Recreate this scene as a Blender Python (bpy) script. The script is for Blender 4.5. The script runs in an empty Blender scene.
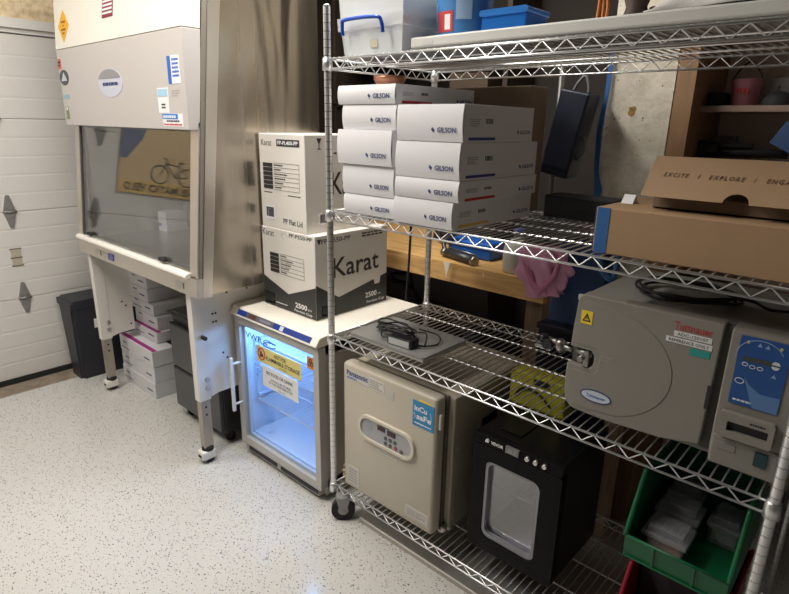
import bpy, bmesh, math, random
from mathutils import Vector, Matrix
random.seed(7)
S = bpy.context.scene
COL = S.collection

# ------------------------------------------------------------------ materials
MATS = {}
def mat(name, color=(.8,.8,.8), rough=.5, metal=0., bump=None, noise=None, emit=None, coat=0., spec=.5, aniso=0.):
    """noise=(scale, amount): colour variation; bump=(scale, strength)"""
    if name in MATS: return MATS[name]
    m = bpy.data.materials.new(name); m.use_nodes = True
    nt = m.node_tree; b = nt.nodes['Principled BSDF']
    b.inputs['Base Color'].default_value = (*color, 1)
    b.inputs['Roughness'].default_value = rough
    b.inputs['Metallic'].default_value = metal
    b.inputs['Specular IOR Level'].default_value = spec
    b.inputs['Coat Weight'].default_value = coat
    if aniso: b.inputs['Anisotropic'].default_value = aniso
    tc = nt.nodes.new('ShaderNodeTexCoord')
    if noise:
        n = nt.nodes.new('ShaderNodeTexNoise'); n.inputs['Scale'].default_value = noise[0]; n.inputs['Detail'].default_value = 4
        nt.links.new(tc.outputs['Object'], n.inputs['Vector'])
        mx = nt.nodes.new('ShaderNodeMix'); mx.data_type = 'RGBA'
        k = noise[1]
        mx.inputs[6].default_value = (*[c*(1-k) for c in color], 1)
        mx.inputs[7].default_value = (*[min(1, c*(1+k)) for c in color], 1)
        nt.links.new(n.outputs['Fac'], mx.inputs[0]); nt.links.new(mx.outputs[2], b.inputs['Base Color'])
    if bump:
        n2 = nt.nodes.new('ShaderNodeTexNoise'); n2.inputs['Scale'].default_value = bump[0]; n2.inputs['Detail'].default_value = 3
        nt.links.new(tc.outputs['Object'], n2.inputs['Vector'])
        bp = nt.nodes.new('ShaderNodeBump'); bp.inputs['Strength'].default_value = bump[1]; bp.inputs['Distance'].default_value = .01
        nt.links.new(n2.outputs['Fac'], bp.inputs['Height']); nt.links.new(bp.outputs['Normal'], b.inputs['Normal'])
    if emit:
        b.inputs['Emission Color'].default_value = (*emit[0], 1); b.inputs['Emission Strength'].default_value = emit[1]
    MATS[name] = m
    return m

def mat_glass(name, tint=(1,1,1), rough=.0, extra=0., body=None, body_fac=0.):
    """thin pane: transparent, plus a mirror layer by Fresnel, plus optional milky body"""
    m = bpy.data.materials.new(name); m.use_nodes = True; nt = m.node_tree
    nt.nodes.clear()
    out = nt.nodes.new('ShaderNodeOutputMaterial')
    tr = nt.nodes.new('ShaderNodeBsdfTransparent'); tr.inputs[0].default_value = (*tint, 1)
    gl = nt.nodes.new('ShaderNodeBsdfGlossy'); gl.inputs['Roughness'].default_value = rough
    geo = nt.nodes.new('ShaderNodeNewGeometry')
    mr = nt.nodes.new('ShaderNodeMapRange'); mr.inputs['To Min'].default_value = 1.5; mr.inputs['To Max'].default_value = 1/1.5
    nt.links.new(geo.outputs['Backfacing'], mr.inputs['Value'])
    fr = nt.nodes.new('ShaderNodeFresnel'); nt.links.new(mr.outputs[0], fr.inputs['IOR'])
    fac = fr.outputs[0]
    if extra:
        ad = nt.nodes.new('ShaderNodeMath'); ad.operation = 'ADD'; ad.use_clamp = True; ad.inputs[1].default_value = extra
        nt.links.new(fac, ad.inputs[0]); fac = ad.outputs[0]
    base = tr.outputs[0]
    if body:
        df = nt.nodes.new('ShaderNodeBsdfDiffuse'); df.inputs[0].default_value = (*body, 1)
        mb = nt.nodes.new('ShaderNodeMixShader'); mb.inputs[0].default_value = body_fac
        nt.links.new(tr.outputs[0], mb.inputs[1]); nt.links.new(df.outputs[0], mb.inputs[2]); base = mb.outputs[0]
    mx = nt.nodes.new('ShaderNodeMixShader')
    nt.links.new(fac, mx.inputs[0]); nt.links.new(base, mx.inputs[1]); nt.links.new(gl.outputs[0], mx.inputs[2])
    nt.links.new(mx.outputs[0], out.inputs[0])
    return m

def mat_floor():
    m = bpy.data.materials.new('speckled_vinyl_floor'); m.use_nodes = True; nt = m.node_tree; b = nt.nodes['Principled BSDF']
    tc = nt.nodes.new('ShaderNodeTexCoord')
    def flecks(scale, thr, seed, rot, stretch):
        mp = nt.nodes.new('ShaderNodeMapping'); mp.inputs['Location'].default_value = (seed, seed*.7, 0); mp.inputs['Rotation'].default_value = (0,0,rot); mp.inputs['Scale'].default_value = (scale, scale*stretch, scale)
        nt.links.new(tc.outputs['Object'], mp.inputs['Vector'])
        wn = nt.nodes.new('ShaderNodeTexNoise'); wn.inputs['Scale'].default_value = 2.2; nt.links.new(mp.outputs[0], wn.inputs['Vector'])
        av = nt.nodes.new('ShaderNodeVectorMath'); av.operation = 'MULTIPLY_ADD'; av.inputs[1].default_value = (.5,.5,.5)
        nt.links.new(wn.outputs['Color'], av.inputs[0]); nt.links.new(mp.outputs[0], av.inputs[2])
        v = nt.nodes.new('ShaderNodeTexVoronoi'); v.inputs['Scale'].default_value = 1.; v.voronoi_dimensions = '2D'
        nt.links.new(av.outputs[0], v.inputs['Vector'])
        sp = nt.nodes.new('ShaderNodeSeparateColor'); nt.links.new(v.outputs['Color'], sp.inputs[0])
        ml = nt.nodes.new('ShaderNodeMapRange'); ml.inputs['From Min'].default_value = .67; ml.inputs['From Max'].default_value = 1.; ml.inputs['To Min'].default_value = 0; ml.inputs['To Max'].default_value = thr
        nt.links.new(sp.outputs[0], ml.inputs['Value'])
        lt = nt.nodes.new('ShaderNodeMath'); lt.operation = 'LESS_THAN'
        nt.links.new(v.outputs['Distance'], lt.inputs[0]); nt.links.new(ml.outputs[0], lt.inputs[1])
        return lt.outputs[0]
    cur = None
    for scale, thr, seed, rot, st, c, k in ((62,.27,0,.3,1.7,(.42,.40,.36,1),.6),(58,.22,3.1,1.2,2.1,(.20,.19,.17,1),.85),(52,.21,7.7,2.2,2.2,(.06,.058,.055,1),.92),(48,.21,11.2,-.5,2.2,(.10,.09,.08,1),.92),(44,.16,17.3,.1,1.6,(.04,.04,.04,1),.92)):
        f = flecks(scale, thr, seed, rot, st)
        mm = nt.nodes.new('ShaderNodeMath'); mm.operation = 'MULTIPLY'; mm.inputs[1].default_value = k; nt.links.new(f, mm.inputs[0])
        mx = nt.nodes.new('ShaderNodeMix'); mx.data_type = 'RGBA'
        if cur is None: mx.inputs[6].default_value = (.60,.582,.552,1)
        else: nt.links.new(cur, mx.inputs[6])
        mx.inputs[7].default_value = c; nt.links.new(mm.outputs[0], mx.inputs[0]); cur = mx.outputs[2]
    nt.links.new(cur, b.inputs['Base Color'])
    n = nt.nodes.new('ShaderNodeTexNoise'); n.inputs['Scale'].default_value = 9; nt.links.new(tc.outputs['Object'], n.inputs['Vector'])
    mr = nt.nodes.new('ShaderNodeMapRange'); mr.inputs['To Min'].default_value = .10; mr.inputs['To Max'].default_value = .20
    nt.links.new(n.outputs['Fac'], mr.inputs['Value']); nt.links.new(mr.outputs[0], b.inputs['Roughness'])
    return m

def mat_speckle(name, c1, c2, c3, scale=18, rough=.85, bump=.4):
    """mottled masonry / chipboard"""
    m = bpy.data.materials.new(name); m.use_nodes = True; nt = m.node_tree; b = nt.nodes['Principled BSDF']
    tc = nt.nodes.new('ShaderNodeTexCoord')
    n = nt.nodes.new('ShaderNodeTexNoise'); n.inputs['Scale'].default_value = scale; n.inputs['Detail'].default_value = 8; n.inputs['Roughness'].default_value = .7
    nt.links.new(tc.outputs['Object'], n.inputs['Vector'])
    r = nt.nodes.new('ShaderNodeValToRGB'); cr = r.color_ramp
    cr.elements[0].position = .3; cr.elements[0].color = (*c1,1); cr.elements[1].position = .72; cr.elements[1].color = (*c3,1)
    e = cr.elements.new(.5); e.color = (*c2,1)
    nt.links.new(n.outputs['Fac'], r.inputs[0]); nt.links.new(r.outputs[0], b.inputs['Base Color'])
    bp = nt.nodes.new('ShaderNodeBump'); bp.inputs['Strength'].default_value = bump; bp.inputs['Distance'].default_value = .01
    nt.links.new(n.outputs['Fac'], bp.inputs['Height']); nt.links.new(bp.outputs[0], b.inputs['Normal'])
    b.inputs['Roughness'].default_value = rough
    return m

def mat_steel(name, color, rough, wave=.0, streak=.12, scale=(60,60,1.2)):
    """brushed stainless: vertical streaks in the gloss, large slow dents"""
    m = bpy.data.materials.new(name); m.use_nodes = True; nt = m.node_tree; b = nt.nodes['Principled BSDF']
    b.inputs['Metallic'].default_value = 1; b.inputs['Base Color'].default_value = (*color,1)
    tc = nt.nodes.new('ShaderNodeTexCoord')
    mp = nt.nodes.new('ShaderNodeMapping'); mp.inputs['Scale'].default_value = scale
    nt.links.new(tc.outputs['Object'], mp.inputs['Vector'])
    n = nt.nodes.new('ShaderNodeTexNoise'); n.inputs['Scale'].default_value = 1.; n.inputs['Detail'].default_value = 5
    nt.links.new(mp.outputs[0], n.inputs['Vector'])
    mr = nt.nodes.new('ShaderNodeMapRange'); mr.inputs['To Min'].default_value = rough-streak; mr.inputs['To Max'].default_value = rough+streak
    nt.links.new(n.outputs['Fac'], mr.inputs['Value']); nt.links.new(mr.outputs[0], b.inputs['Roughness'])
    if wave:
        mp2 = nt.nodes.new('ShaderNodeMapping'); mp2.inputs['Scale'].default_value = (5,5,1.1); nt.links.new(tc.outputs['Object'], mp2.inputs['Vector'])
        n2 = nt.nodes.new('ShaderNodeTexNoise'); n2.inputs['Scale'].default_value = 1.; n2.inputs['Detail'].default_value = 1; n2.inputs['Distortion'].default_value = .8
        nt.links.new(mp2.outputs[0], n2.inputs['Vector'])
        bp = nt.nodes.new('ShaderNodeBump'); bp.inputs['Strength'].default_value = wave; bp.inputs['Distance'].default_value = .05
        nt.links.new(n2.outputs['Fac'], bp.inputs['Height']); nt.links.new(bp.outputs['Normal'], b.inputs['Normal'])
    return m

def mat_wood(name, c1, c2, scale=(1.5,14,14), rough=.6):
    m = bpy.data.materials.new(name); m.use_nodes = True; nt = m.node_tree; b = nt.nodes['Principled BSDF']
    tc = nt.nodes.new('ShaderNodeTexCoord'); mp = nt.nodes.new('ShaderNodeMapping'); mp.inputs['Scale'].default_value = scale
    nt.links.new(tc.outputs['Object'], mp.inputs['Vector'])
    n = nt.nodes.new('ShaderNodeTexNoise'); n.inputs['Scale'].default_value = 2.; n.inputs['Detail'].default_value = 7; n.inputs['Distortion'].default_value = 1.2
    nt.links.new(mp.outputs[0], n.inputs['Vector'])
    r = nt.nodes.new('ShaderNodeValToRGB'); r.color_ramp.elements[0].position = .35; r.color_ramp.elements[1].position = .68
    r.color_ramp.elements[0].color = (*c1,1); r.color_ramp.elements[1].color = (*c2,1)
    nt.links.new(n.outputs['Fac'], r.inputs[0]); nt.links.new(r.outputs[0], b.inputs['Base Color'])
    b.inputs['Roughness'].default_value = rough
    return m

WHITE = mat('white_paint', (.80,.77,.71), .4, noise=(6,.03))
IVORY = mat('ivory_enamel', (.83,.80,.73), .35)
GREYP = mat('warm_grey_enamel', (.56,.53,.51), .4)
STEEL = mat_steel('brushed_stainless', (.49,.445,.385), .27, wave=.25, streak=.015, scale=(40,40,.6))
STEEL2 = mat_steel('satin_stainless', (.72,.68,.62), .40, streak=.06, scale=(2,30,30))
CHROME = mat('chrome_wire', (.80,.80,.81), .34, .9)
POST = mat('chrome_post', (.80,.80,.81), .32, .92)
ALU = mat('aluminium', (.62,.60,.57), .38, 1.)
ZINC = mat('zinc_hinge', (.33,.33,.32), .5, .6)
BLACK = mat('black_plastic', (.012,.012,.014), .35)
MATBLACK = mat('matte_black', (.016,.016,.018), .7)
RUBBER = mat('black_rubber', (.02,.02,.02), .75)
INK = mat('black_ink', (.02,.02,.025), .6)
PAPER = mat('white_paper', (.85,.85,.86), .6)
CARTON = mat('white_cardboard', (.72,.71,.73), .55, noise=(8,.025))
KCARTON = mat('cream_cardboard', (.74,.70,.64), .6, noise=(7,.05))
KBLACK = mat('printed_black', (.035,.033,.033), .55)
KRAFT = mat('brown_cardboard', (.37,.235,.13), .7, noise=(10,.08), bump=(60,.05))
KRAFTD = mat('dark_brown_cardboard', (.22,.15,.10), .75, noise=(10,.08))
NAVYINK = mat('navy_ink', (.03,.05,.16), .5)
BLUEINK = mat('blue_print', (.02,.13,.55), .4)
REDINK = mat('red_print', (.55,.03,.03), .45)
YELLOWINK = mat('yellow_print', (.75,.48,.08), .45)
BEIGE = mat('beige_enamel', (.56,.51,.415), .38, noise=(5,.02))
BEIGE2 = mat('pale_beige_plastic', (.68,.63,.53), .4)
GREYLAB = mat('light_grey_plastic', (.58,.57,.56), .4)
STICKY = mat('yellow_sticker', (.85,.62,.04), .45)
ORANGE = mat('orange_sticker', (.80,.28,.05), .45)
DARKGREY = mat('charcoal_steel', (.075,.075,.078), .42)
BINBLACK = mat('navy_black_plastic', (.020,.021,.030), .45)

# ------------------------------------------------------------------ geometry helper
ORIG = {}
class B:
    def __init__(s): s.bm = bmesh.new(); s.k = 0
    def _mi(s, faces, k):
        for f in faces: f.material_index = k
    def box(s, x0,x1,y0,y1,z0,z1, k=0, bev=0., seg=2):
        r = bmesh.ops.create_cube(s.bm, size=1)
        for v in r['verts']:
            v.co = Vector(((x0+x1)/2+v.co.x*(x1-x0), (y0+y1)/2+v.co.y*(y1-y0), (z0+z1)/2+v.co.z*(z1-z0)))
        fs = {f for v in r['verts'] for f in v.link_faces}
        s._mi(fs, k)
        if bev:
            es = {e for v in r['verts'] for e in v.link_edges}
            rr = bmesh.ops.bevel(s.bm, geom=list(es), offset=bev, segments=seg, affect='EDGES', profile=.5)
            s._mi(rr['faces'], k)
        return s
    def prism(s, pts, axis, a0, a1, k=0, bev=0.):
        """polygon pts in the plane perpendicular to axis ('x': (y,z); 'y': (x,z); 'z': (x,y)) swept a0..a1"""
        def P(p, a):
            return {'x':(a,p[0],p[1]), 'y':(p[0],a,p[1]), 'z':(p[0],p[1],a)}[axis]
        v0 = [s.bm.verts.new(P(p,a0)) for p in pts]; v1 = [s.bm.verts.new(P(p,a1)) for p in pts]
        fs = [s.bm.faces.new(v0), s.bm.faces.new(v1[::-1])]
        n = len(pts)
        for i in range(n): fs.append(s.bm.faces.new((v0[i], v1[i], v1[(i+1)%n], v0[(i+1)%n])))
        bmesh.ops.recalc_face_normals(s.bm, faces=fs); s._mi(fs, k)
        if bev:
            es = {e for f in fs for e in f.edges}
            rr = bmesh.ops.bevel(s.bm, geom=list(es), offset=bev, segments=2, affect='EDGES', profile=.5); s._mi(rr['faces'], k)
        return s
    def quad(s, pts, k=0):
        f = s.bm.faces.new([s.bm.verts.new(p) for p in pts]); f.material_index = k; return s
    def cyl(s, p0, p1, r0, r1=None, n=16, k=0, cap=True):
        r1 = r0 if r1 is None else r1
        p0 = Vector(p0); p1 = Vector(p1); d = (p1-p0).normalized()
        a = Vector((0,0,1)) if abs(d.z) < .9 else Vector((1,0,0))
        u = d.cross(a).normalized(); w = d.cross(u)
        c0 = []; c1 = []
        for i in range(n):
            t = 2*math.pi*i/n; e = u*math.cos(t)+w*math.sin(t)
            c0.append(s.bm.verts.new(p0+e*r0)); c1.append(s.bm.verts.new(p1+e*r1))
        fs = []
        for i in range(n):
            f = s.bm.faces.new((c0[i],c0[(i+1)%n],c1[(i+1)%n],c1[i])); f.smooth = n > 6; fs.append(f)
        if cap: fs += [s.bm.faces.new(c0[::-1]), s.bm.faces.new(c1)]
        bmesh.ops.recalc_face_normals(s.bm, faces=fs); s._mi(fs, k)
        return s
    def lathe(s, prof, c, n=24, k=0, axis='z'):
        """prof: list of (r, h) along +axis from centre c"""
        rings = []
        for r, h in prof:
            ring = []
            for i in range(n):
                t = 2*math.pi*i/n; a, b2 = r*math.cos(t), r*math.sin(t)
                p = {'z':(a,b2,h),'y':(a,h,b2),'x':(h,a,b2)}[axis]
                ring.append(s.bm.verts.new(Vector(c)+Vector(p)))
            rings.append(ring)
        fs = []
        for q in range(len(rings)-1):
            for i in range(n):
                f = s.bm.faces.new((rings[q][i],rings[q][(i+1)%n],rings[q+1][(i+1)%n],rings[q+1][i])); f.smooth = True; fs.append(f)
        if prof[0][0] > 1e-5: fs.append(s.bm.faces.new(rings[0]))
        if prof[-1][0] > 1e-5: fs.append(s.bm.faces.new(rings[-1]))
        bmesh.ops.recalc_face_normals(s.bm, faces=fs); s._mi(fs, k)
        return s
    def tube(s, pts, r, n=8, k=0, closed=False):
        pts = [Vector(p) for p in pts]; m = len(pts); rings = []; prev = None
        for i, p in enumerate(pts):
            if closed: d = pts[(i+1)%m]-pts[i-1]
            else: d = pts[min(i+1,m-1)]-pts[max(i-1,0)]
            d.normalize()
            if prev is None:
                a = Vector((0,0,1)) if abs(d.z) < .9 else Vector((1,0,0)); u = d.cross(a).normalized()
            else:
                u = prev - d*prev.dot(d)
                u = u.normalized() if u.length > 1e-6 else d.orthogonal().normalized()
            prev = u; w = d.cross(u)
            rings.append([s.bm.verts.new(p+(u*math.cos(2*math.pi*j/n)+w*math.sin(2*math.pi*j/n))*r) for j in range(n)])
        fs = []
        for q in range(m if closed else m-1):
            A, C2 = rings[q], rings[(q+1)%m]
            for j in range(n):
                f = s.bm.faces.new((A[j],A[(j+1)%n],C2[(j+1)%n],C2[j])); f.smooth = n > 5; fs.append(f)
        if not closed: fs += [s.bm.faces.new(rings[0][::-1]), s.bm.faces.new(rings[-1])]
        bmesh.ops.recalc_face_normals(s.bm, faces=fs); s._mi(fs, k)
        return s
    def grid(s, fn, nu, nv, k=0, smooth=True, close_u=False):
        V = [[s.bm.verts.new(fn(i/(nu if close_u else nu-1), j/(nv-1))) for j in range(nv)] for i in range(nu)]
        fs = []
        for i in range(nu if close_u else nu-1):
            for j in range(nv-1):
                i2 = (i+1) % nu
                f = s.bm.faces.new((V[i][j],V[i2][j],V[i2][j+1],V[i][j+1])); f.smooth = smooth; f.material_index = k; fs.append(f)
        bmesh.ops.recalc_face_normals(s.bm, faces=fs)
        return s
    def obj(s, name, mats, parent=None, world=True):
        if not isinstance(mats, (list,tuple)): mats = [mats]
        if parent is not None and world:
            o0 = ORIG.get(parent.name, Vector((0,0,0)))
            for v in s.bm.verts: v.co -= o0
        me = bpy.data.meshes.new(name); s.bm.to_mesh(me); s.bm.free()
        for m in mats: me.materials.append(m)
        o = bpy.data.objects.new(name, me); COL.objects.link(o)
        if parent is not None:
            o.parent = parent; ORIG[o.name] = ORIG.get(parent.name, Vector((0,0,0)))
        return o

def tag(o, label, cat, group=None, kind=None):
    o['label'] = label; o['category'] = cat
    if group: o['group'] = group
    if kind: o['kind'] = kind
    return o
def thing(name, label, cat, loc=(0,0,0), group=None):
    o = bpy.data.objects.new(name, None); COL.objects.link(o); o.location = loc; o.empty_display_size = .05
    ORIG[o.name] = Vector(loc)
    return tag(o, label, cat, group)
def struct(o, label=None, cat=None):
    o['kind'] = 'structure'
    if label: o['label'] = label
    if cat: o['category'] = cat
    return o

def text(s, org, ux, uy, parent, m, name='lettering', n=None, depth=.0006, bold=0., shear=0., space=1.):
    """fit string s into the parallelogram org + ux + uy (world)"""
    cu = bpy.data.curves.new('t', 'FONT'); cu.body = s; cu.resolution_u = 2; cu.align_x = 'CENTER'
    cu.offset = bold; cu.shear = shear; cu.space_character = space
    to = bpy.data.objects.new('t', cu); COL.objects.link(to)
    dg = bpy.context.evaluated_depsgraph_get(); dg.update()
    me = bpy.data.meshes.new_from_object(to.evaluated_get(dg))
    bpy.data.objects.remove(to); bpy.data.curves.remove(cu)
    xs = [v.co.x for v in me.vertices]; ys = [v.co.y for v in me.vertices]
    x0, x1, y0, y1 = min(xs), max(xs), min(ys), max(ys)
    ux = Vector(ux); uy = Vector(uy); org = Vector(org); nn = ux.cross(uy).normalized()
    o0 = ORIG.get(parent.name, Vector((0,0,0)))
    for v in me.vertices:
        a = (v.co.x-x0)/(x1-x0); b = (v.co.y-y0)/(y1-y0)
        v.co = org + ux*a + uy*b + nn*depth - o0
    me.materials.clear(); me.materials.append(m)
    o = bpy.data.objects.new(name, me); COL.objects.link(o); o.parent = parent; ORIG[o.name] = o0
    return o
def tF(s, x0,x1,z0,z1,y, parent, m, **kw):      # text on a face looking towards -y
    return text(s, (x0,y,z0), (x1-x0,0,0), (0,0,z1-z0), parent, m, **kw)
def tR(s, y0,y1,z0,z1,x, parent, m, **kw):      # text on a face looking towards +x
    return text(s, (x,y0,z0), (0,y1-y0,0), (0,0,z1-z0), parent, m, **kw)
def stF(name, x0,x1,z0,z1,y, m, parent, t=.0012): # sticker on a face looking towards -y
    return B().box(x0,x1,y-t,y,z0,z1).obj(name, m, parent)
def stR(name, y0,y1,z0,z1,x, m, parent, t=.0012):
    return B().box(x,x+t,y0,y1,z0,z1).obj(name, m, parent)
def fine_print(face, a0,a1,z0,z1,c, parent, m, rows=3, name='fine_print'):
    """rows of word-like dashes, for print too small to read"""
    b = B(); rnd = random.Random(int(abs(a0*7919+z0*104729)))
    h = (z1-z0)/rows
    for i in range(rows):
        zz = z1-h*(i+.8); p = a0; end = a1-(a1-a0)*rnd.choice((0,.05,.15,.3))*(1 if i else 0)
        while p < end-.001:
            w = min(rnd.uniform(.08,.22)*(a1-a0), end-p)
            if face == 'F': b.box(p,p+w,c-.0005,c,zz,zz+h*.55)
            else: b.box(c,c+.0005,p,p+w,zz,zz+h*.55)
            p += w+(a1-a0)*.035
    return b.obj(name, m, parent)
def rrect(x0,x1,z0,z1,r,n=6):
    pts = []
    for cx,cz,a0 in ((x1-r,z1-r,0),(x0+r,z1-r,90),(x0+r,z0+r,180),(x1-r,z0+r,270)):
        for i in range(n+1):
            t = math.radians(a0+90*i/n); pts.append((cx+r*math.cos(t), cz+r*math.sin(t)))
    return pts
def ring_prism(b, outer, inner, axis, a0, a1, k=0):
    """frame between two outlines with the same number of points"""
    def P(p,a): return {'x':(a,p[0],p[1]),'y':(p[0],a,p[1]),'z':(p[0],p[1],a)}[axis]
    L = [[b.bm.verts.new(P(p,a)) for p in pts] for pts in (outer,inner) for a in (a0,a1)]
    n = len(outer); fs = []
    for A,C2 in ((0,1),(1,3),(3,2),(2,0)):
        for i in range(n):
            fs.append(b.bm.faces.new((L[A][i],L[A][(i+1)%n],L[C2][(i+1)%n],L[C2][i])))
    bmesh.ops.recalc_face_normals(b.bm, faces=fs); b._mi(fs,k)
    return b
def smooth_path(pts, n=8):
    """Catmull-Rom through pts"""
    P = [Vector(p) for p in pts]; out = []
    for i in range(len(P)-1):
        p0 = P[max(i-1,0)]; p1 = P[i]; p2 = P[i+1]; p3 = P[min(i+2,len(P)-1)]
        for j in range(n):
            t = j/n
            out.append(.5*((2*p1)+(p2-p0)*t+(2*p0-5*p1+4*p2-p3)*t*t+(3*p1-p0-3*p2+p3)*t**3))
    out.append(P[-1]); return out

# ------------------------------------------------------------------ the room
XD = -2.37     # plane of the garage door
struct(B().box(-2.2,4.2,-4.6,1.75,-.05,0).obj('floor', mat_floor()))
struct(B().box(XD-.1,-2.2,-4.6,1.75,-.05,-.001).obj('trim_1', mat_speckle('bare_concrete', (.16,.12,.09),(.25,.20,.15),(.32,.27,.2), 14)))
BRICK = mat_speckle('rough_tan_wall', (.50,.38,.22),(.78,.62,.40),(.93,.83,.60), 26)
b = B(); b.box(XD-.12,XD-.02,-4.6,1.75,2.13,2.95); b.box(XD-.12,XD-.02,-4.6,-3.0,0,2.13); b.box(XD-.12,XD-.02,1.5,1.75,0,2.13)
struct(b.obj('wall_left', BRICK))
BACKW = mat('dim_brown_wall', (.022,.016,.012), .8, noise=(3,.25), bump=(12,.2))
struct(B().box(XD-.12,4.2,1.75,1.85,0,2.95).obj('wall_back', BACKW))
PLAST = mat('pale_plaster', (.22,.21,.19), .8, noise=(2,.05))
struct(B().box(XD-.12,4.2,-4.7,-4.6,0,2.95).obj('wall_front', PLAST))
struct(B().box(4.2,4.3,-4.7,1.85,0,2.95).obj('wall_right', PLAST))
struct(B().box(XD-.12,4.3,-4.7,1.85,2.95,3.05).obj('ceiling', mat('ceiling_paint', (.24,.23,.22), .9)))
# header above the door
b = B(); b.box(XD-.03,XD+.03,-3.2,1.6,2.085,2.135); b.box(XD-.03,XD+.012,-3.2,1.6,2.06,2.085)
struct(b.obj('trim_2', mat('grey_white_trim', (.80,.78,.74), .5)))

# sectional garage door: four ribbed sections, hinges on the seams
def garage_door():
    M = mat('door_enamel', (.74,.715,.68), .42, noise=(4,.02), bump=(90,.03))
    b = B()
    zs = [(.035,.5378),(.5388,1.0678),(1.0688,1.5978),(1.5988,2.055)]
    for z0,z1 in zs:
        n = 5 if z1-z0 > .5 else 4; pts = [(XD-.04,z0)]; h = (z1-z0)/n
        for i in range(n):
            a = z0+i*h; c = a+h
            pts += [(XD-.0009,a+.001),(XD,a+.009),(XD,c-.009),(XD-.0012,c-.001)]
        pts.append((XD-.04,z1))
        v0 = [b.bm.verts.new((p[0],-3.0,p[1])) for p in pts]; v1 = [b.bm.verts.new((p[0],1.5,p[1])) for p in pts]
        fs = [b.bm.faces.new(v0), b.bm.faces.new(v1)]
        for i in range(len(pts)): fs.append(b.bm.faces.new((v0[i],v0[(i+1)%len(pts)],v1[(i+1)%len(pts)],v1[i])))
        bmesh.ops.recalc_face_normals(b.bm, faces=fs)
    d = struct(b.obj('door_1', M)); ORIG['door_1'] = Vector((0,0,0))
    B().box(XD-.035,XD+.004,-3.0,1.5,.0,.034).obj('weather_strip', RUBBER, d)
    for y in (-.43,-1.9,.9):
        for z in (.54,1.07,1.597):
            b = B()
            for sg in (-1,1):   # tapered leaf
                b.prism([(y-.032,z+sg*.008),(y+.032,z+sg*.008),(y+.014,z+sg*.082),(y+.009,z+sg*.098),(y-.009,z+sg*.098),(y-.014,z+sg*.082)],'x',XD-.002,XD+.005)
                b.cyl((XD+.004,y,z+sg*.07),(XD+.010,y,z+sg*.07),.007,n=8); b.cyl((XD+.004,y-.015,z+sg*.028),(XD+.01,y-.015,z+sg*.028),.006,n=8); b.cyl((XD+.004,y+.015,z+sg*.028),(XD+.01,y+.015,z+sg*.028),.006,n=8)
            b.cyl((XD+.008,y-.036,z),(XD+.008,y+.036,z),.006,n=10)
            b.obj('hinge', ZINC, d)
    b = B(); b.box(XD-.002,XD+.003,-.462,-.41,.745,.85,0); b.box(XD,XD+.004,-.467,-.405,.79,.797,1); b.box(XD,XD+.004,-.467,-.405,.845,.85,1); b.box(XD,XD+.004,-.467,-.405,.742,.747,1)
    b.obj('warning_plate', [mat('yellowed_label', (.50,.45,.34), .6), mat('brown_ink', (.16,.12,.09), .7)], d)
garage_door()

# poster hung on the door outside the frame, seen mirrored in the cabinet's sash
def poster():
    t = thing('poster', 'tan cycling poster hung on the white garage door, seen mirrored in the cabinet glass', 'poster', (XD+.012,-.86,1.225))
    x = XD+.012
    B().box(x-.006,x,-1.16,-.555,1.225,1.98).obj('board', mat('tan_poster_print', (.66,.48,.27), .5, noise=(5,.1)), t)
    B().box(x,x+.0008,-1.16,-.555,1.225,1.315).obj('caption_band', mat('ochre_band', (.70,.46,.14), .5), t)
    b = B(); b.prism([(-.60,1.45),(-.555,1.45),(-.555,1.98),(-.80,1.98),(-.70,1.60)],'x',x,x+.0008); b.prism([(-1.16,1.55),(-1.09,1.50),(-1.05,1.72),(-1.10,1.98),(-1.16,1.98)],'x',x,x+.0008)
    b.obj('blue_ground', mat('slate_blue_print', (.13,.16,.27), .5), t)
    b = B()
    for y in (-.835,-1.035):
        b.tube([(x+.001,y+.062*math.cos(a*.2618),1.375+.062*math.sin(a*.2618)) for a in range(24)],.0042,6,closed=True)
    fr = [(-.835,1.375),(-.875,1.455),(-.975,1.45),(-.945,1.37),(-.875,1.455)]
    b.tube([(x+.001,*p) for p in fr],.0042,6); b.tube([(x+.001,*p) for p in [(-.945,1.37),(-1.035,1.375),(-.98,1.47),(-.945,1.37)]],.0042,6)
    b.tube([(x+.001,*p) for p in [(-.875,1.455),(-.88,1.485),(-.85,1.49)]],.0042,6); b.tube([(x+.001,*p) for p in [(-.965,1.475),(-1.0,1.475)]],.004,6)
    b.obj('bicycle_drawing', INK, t)
    tR('PNEUMATICI VELO', -1.13,-.59,1.243,1.297,x+.0012,t,INK,bold=.03)
poster()

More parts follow.
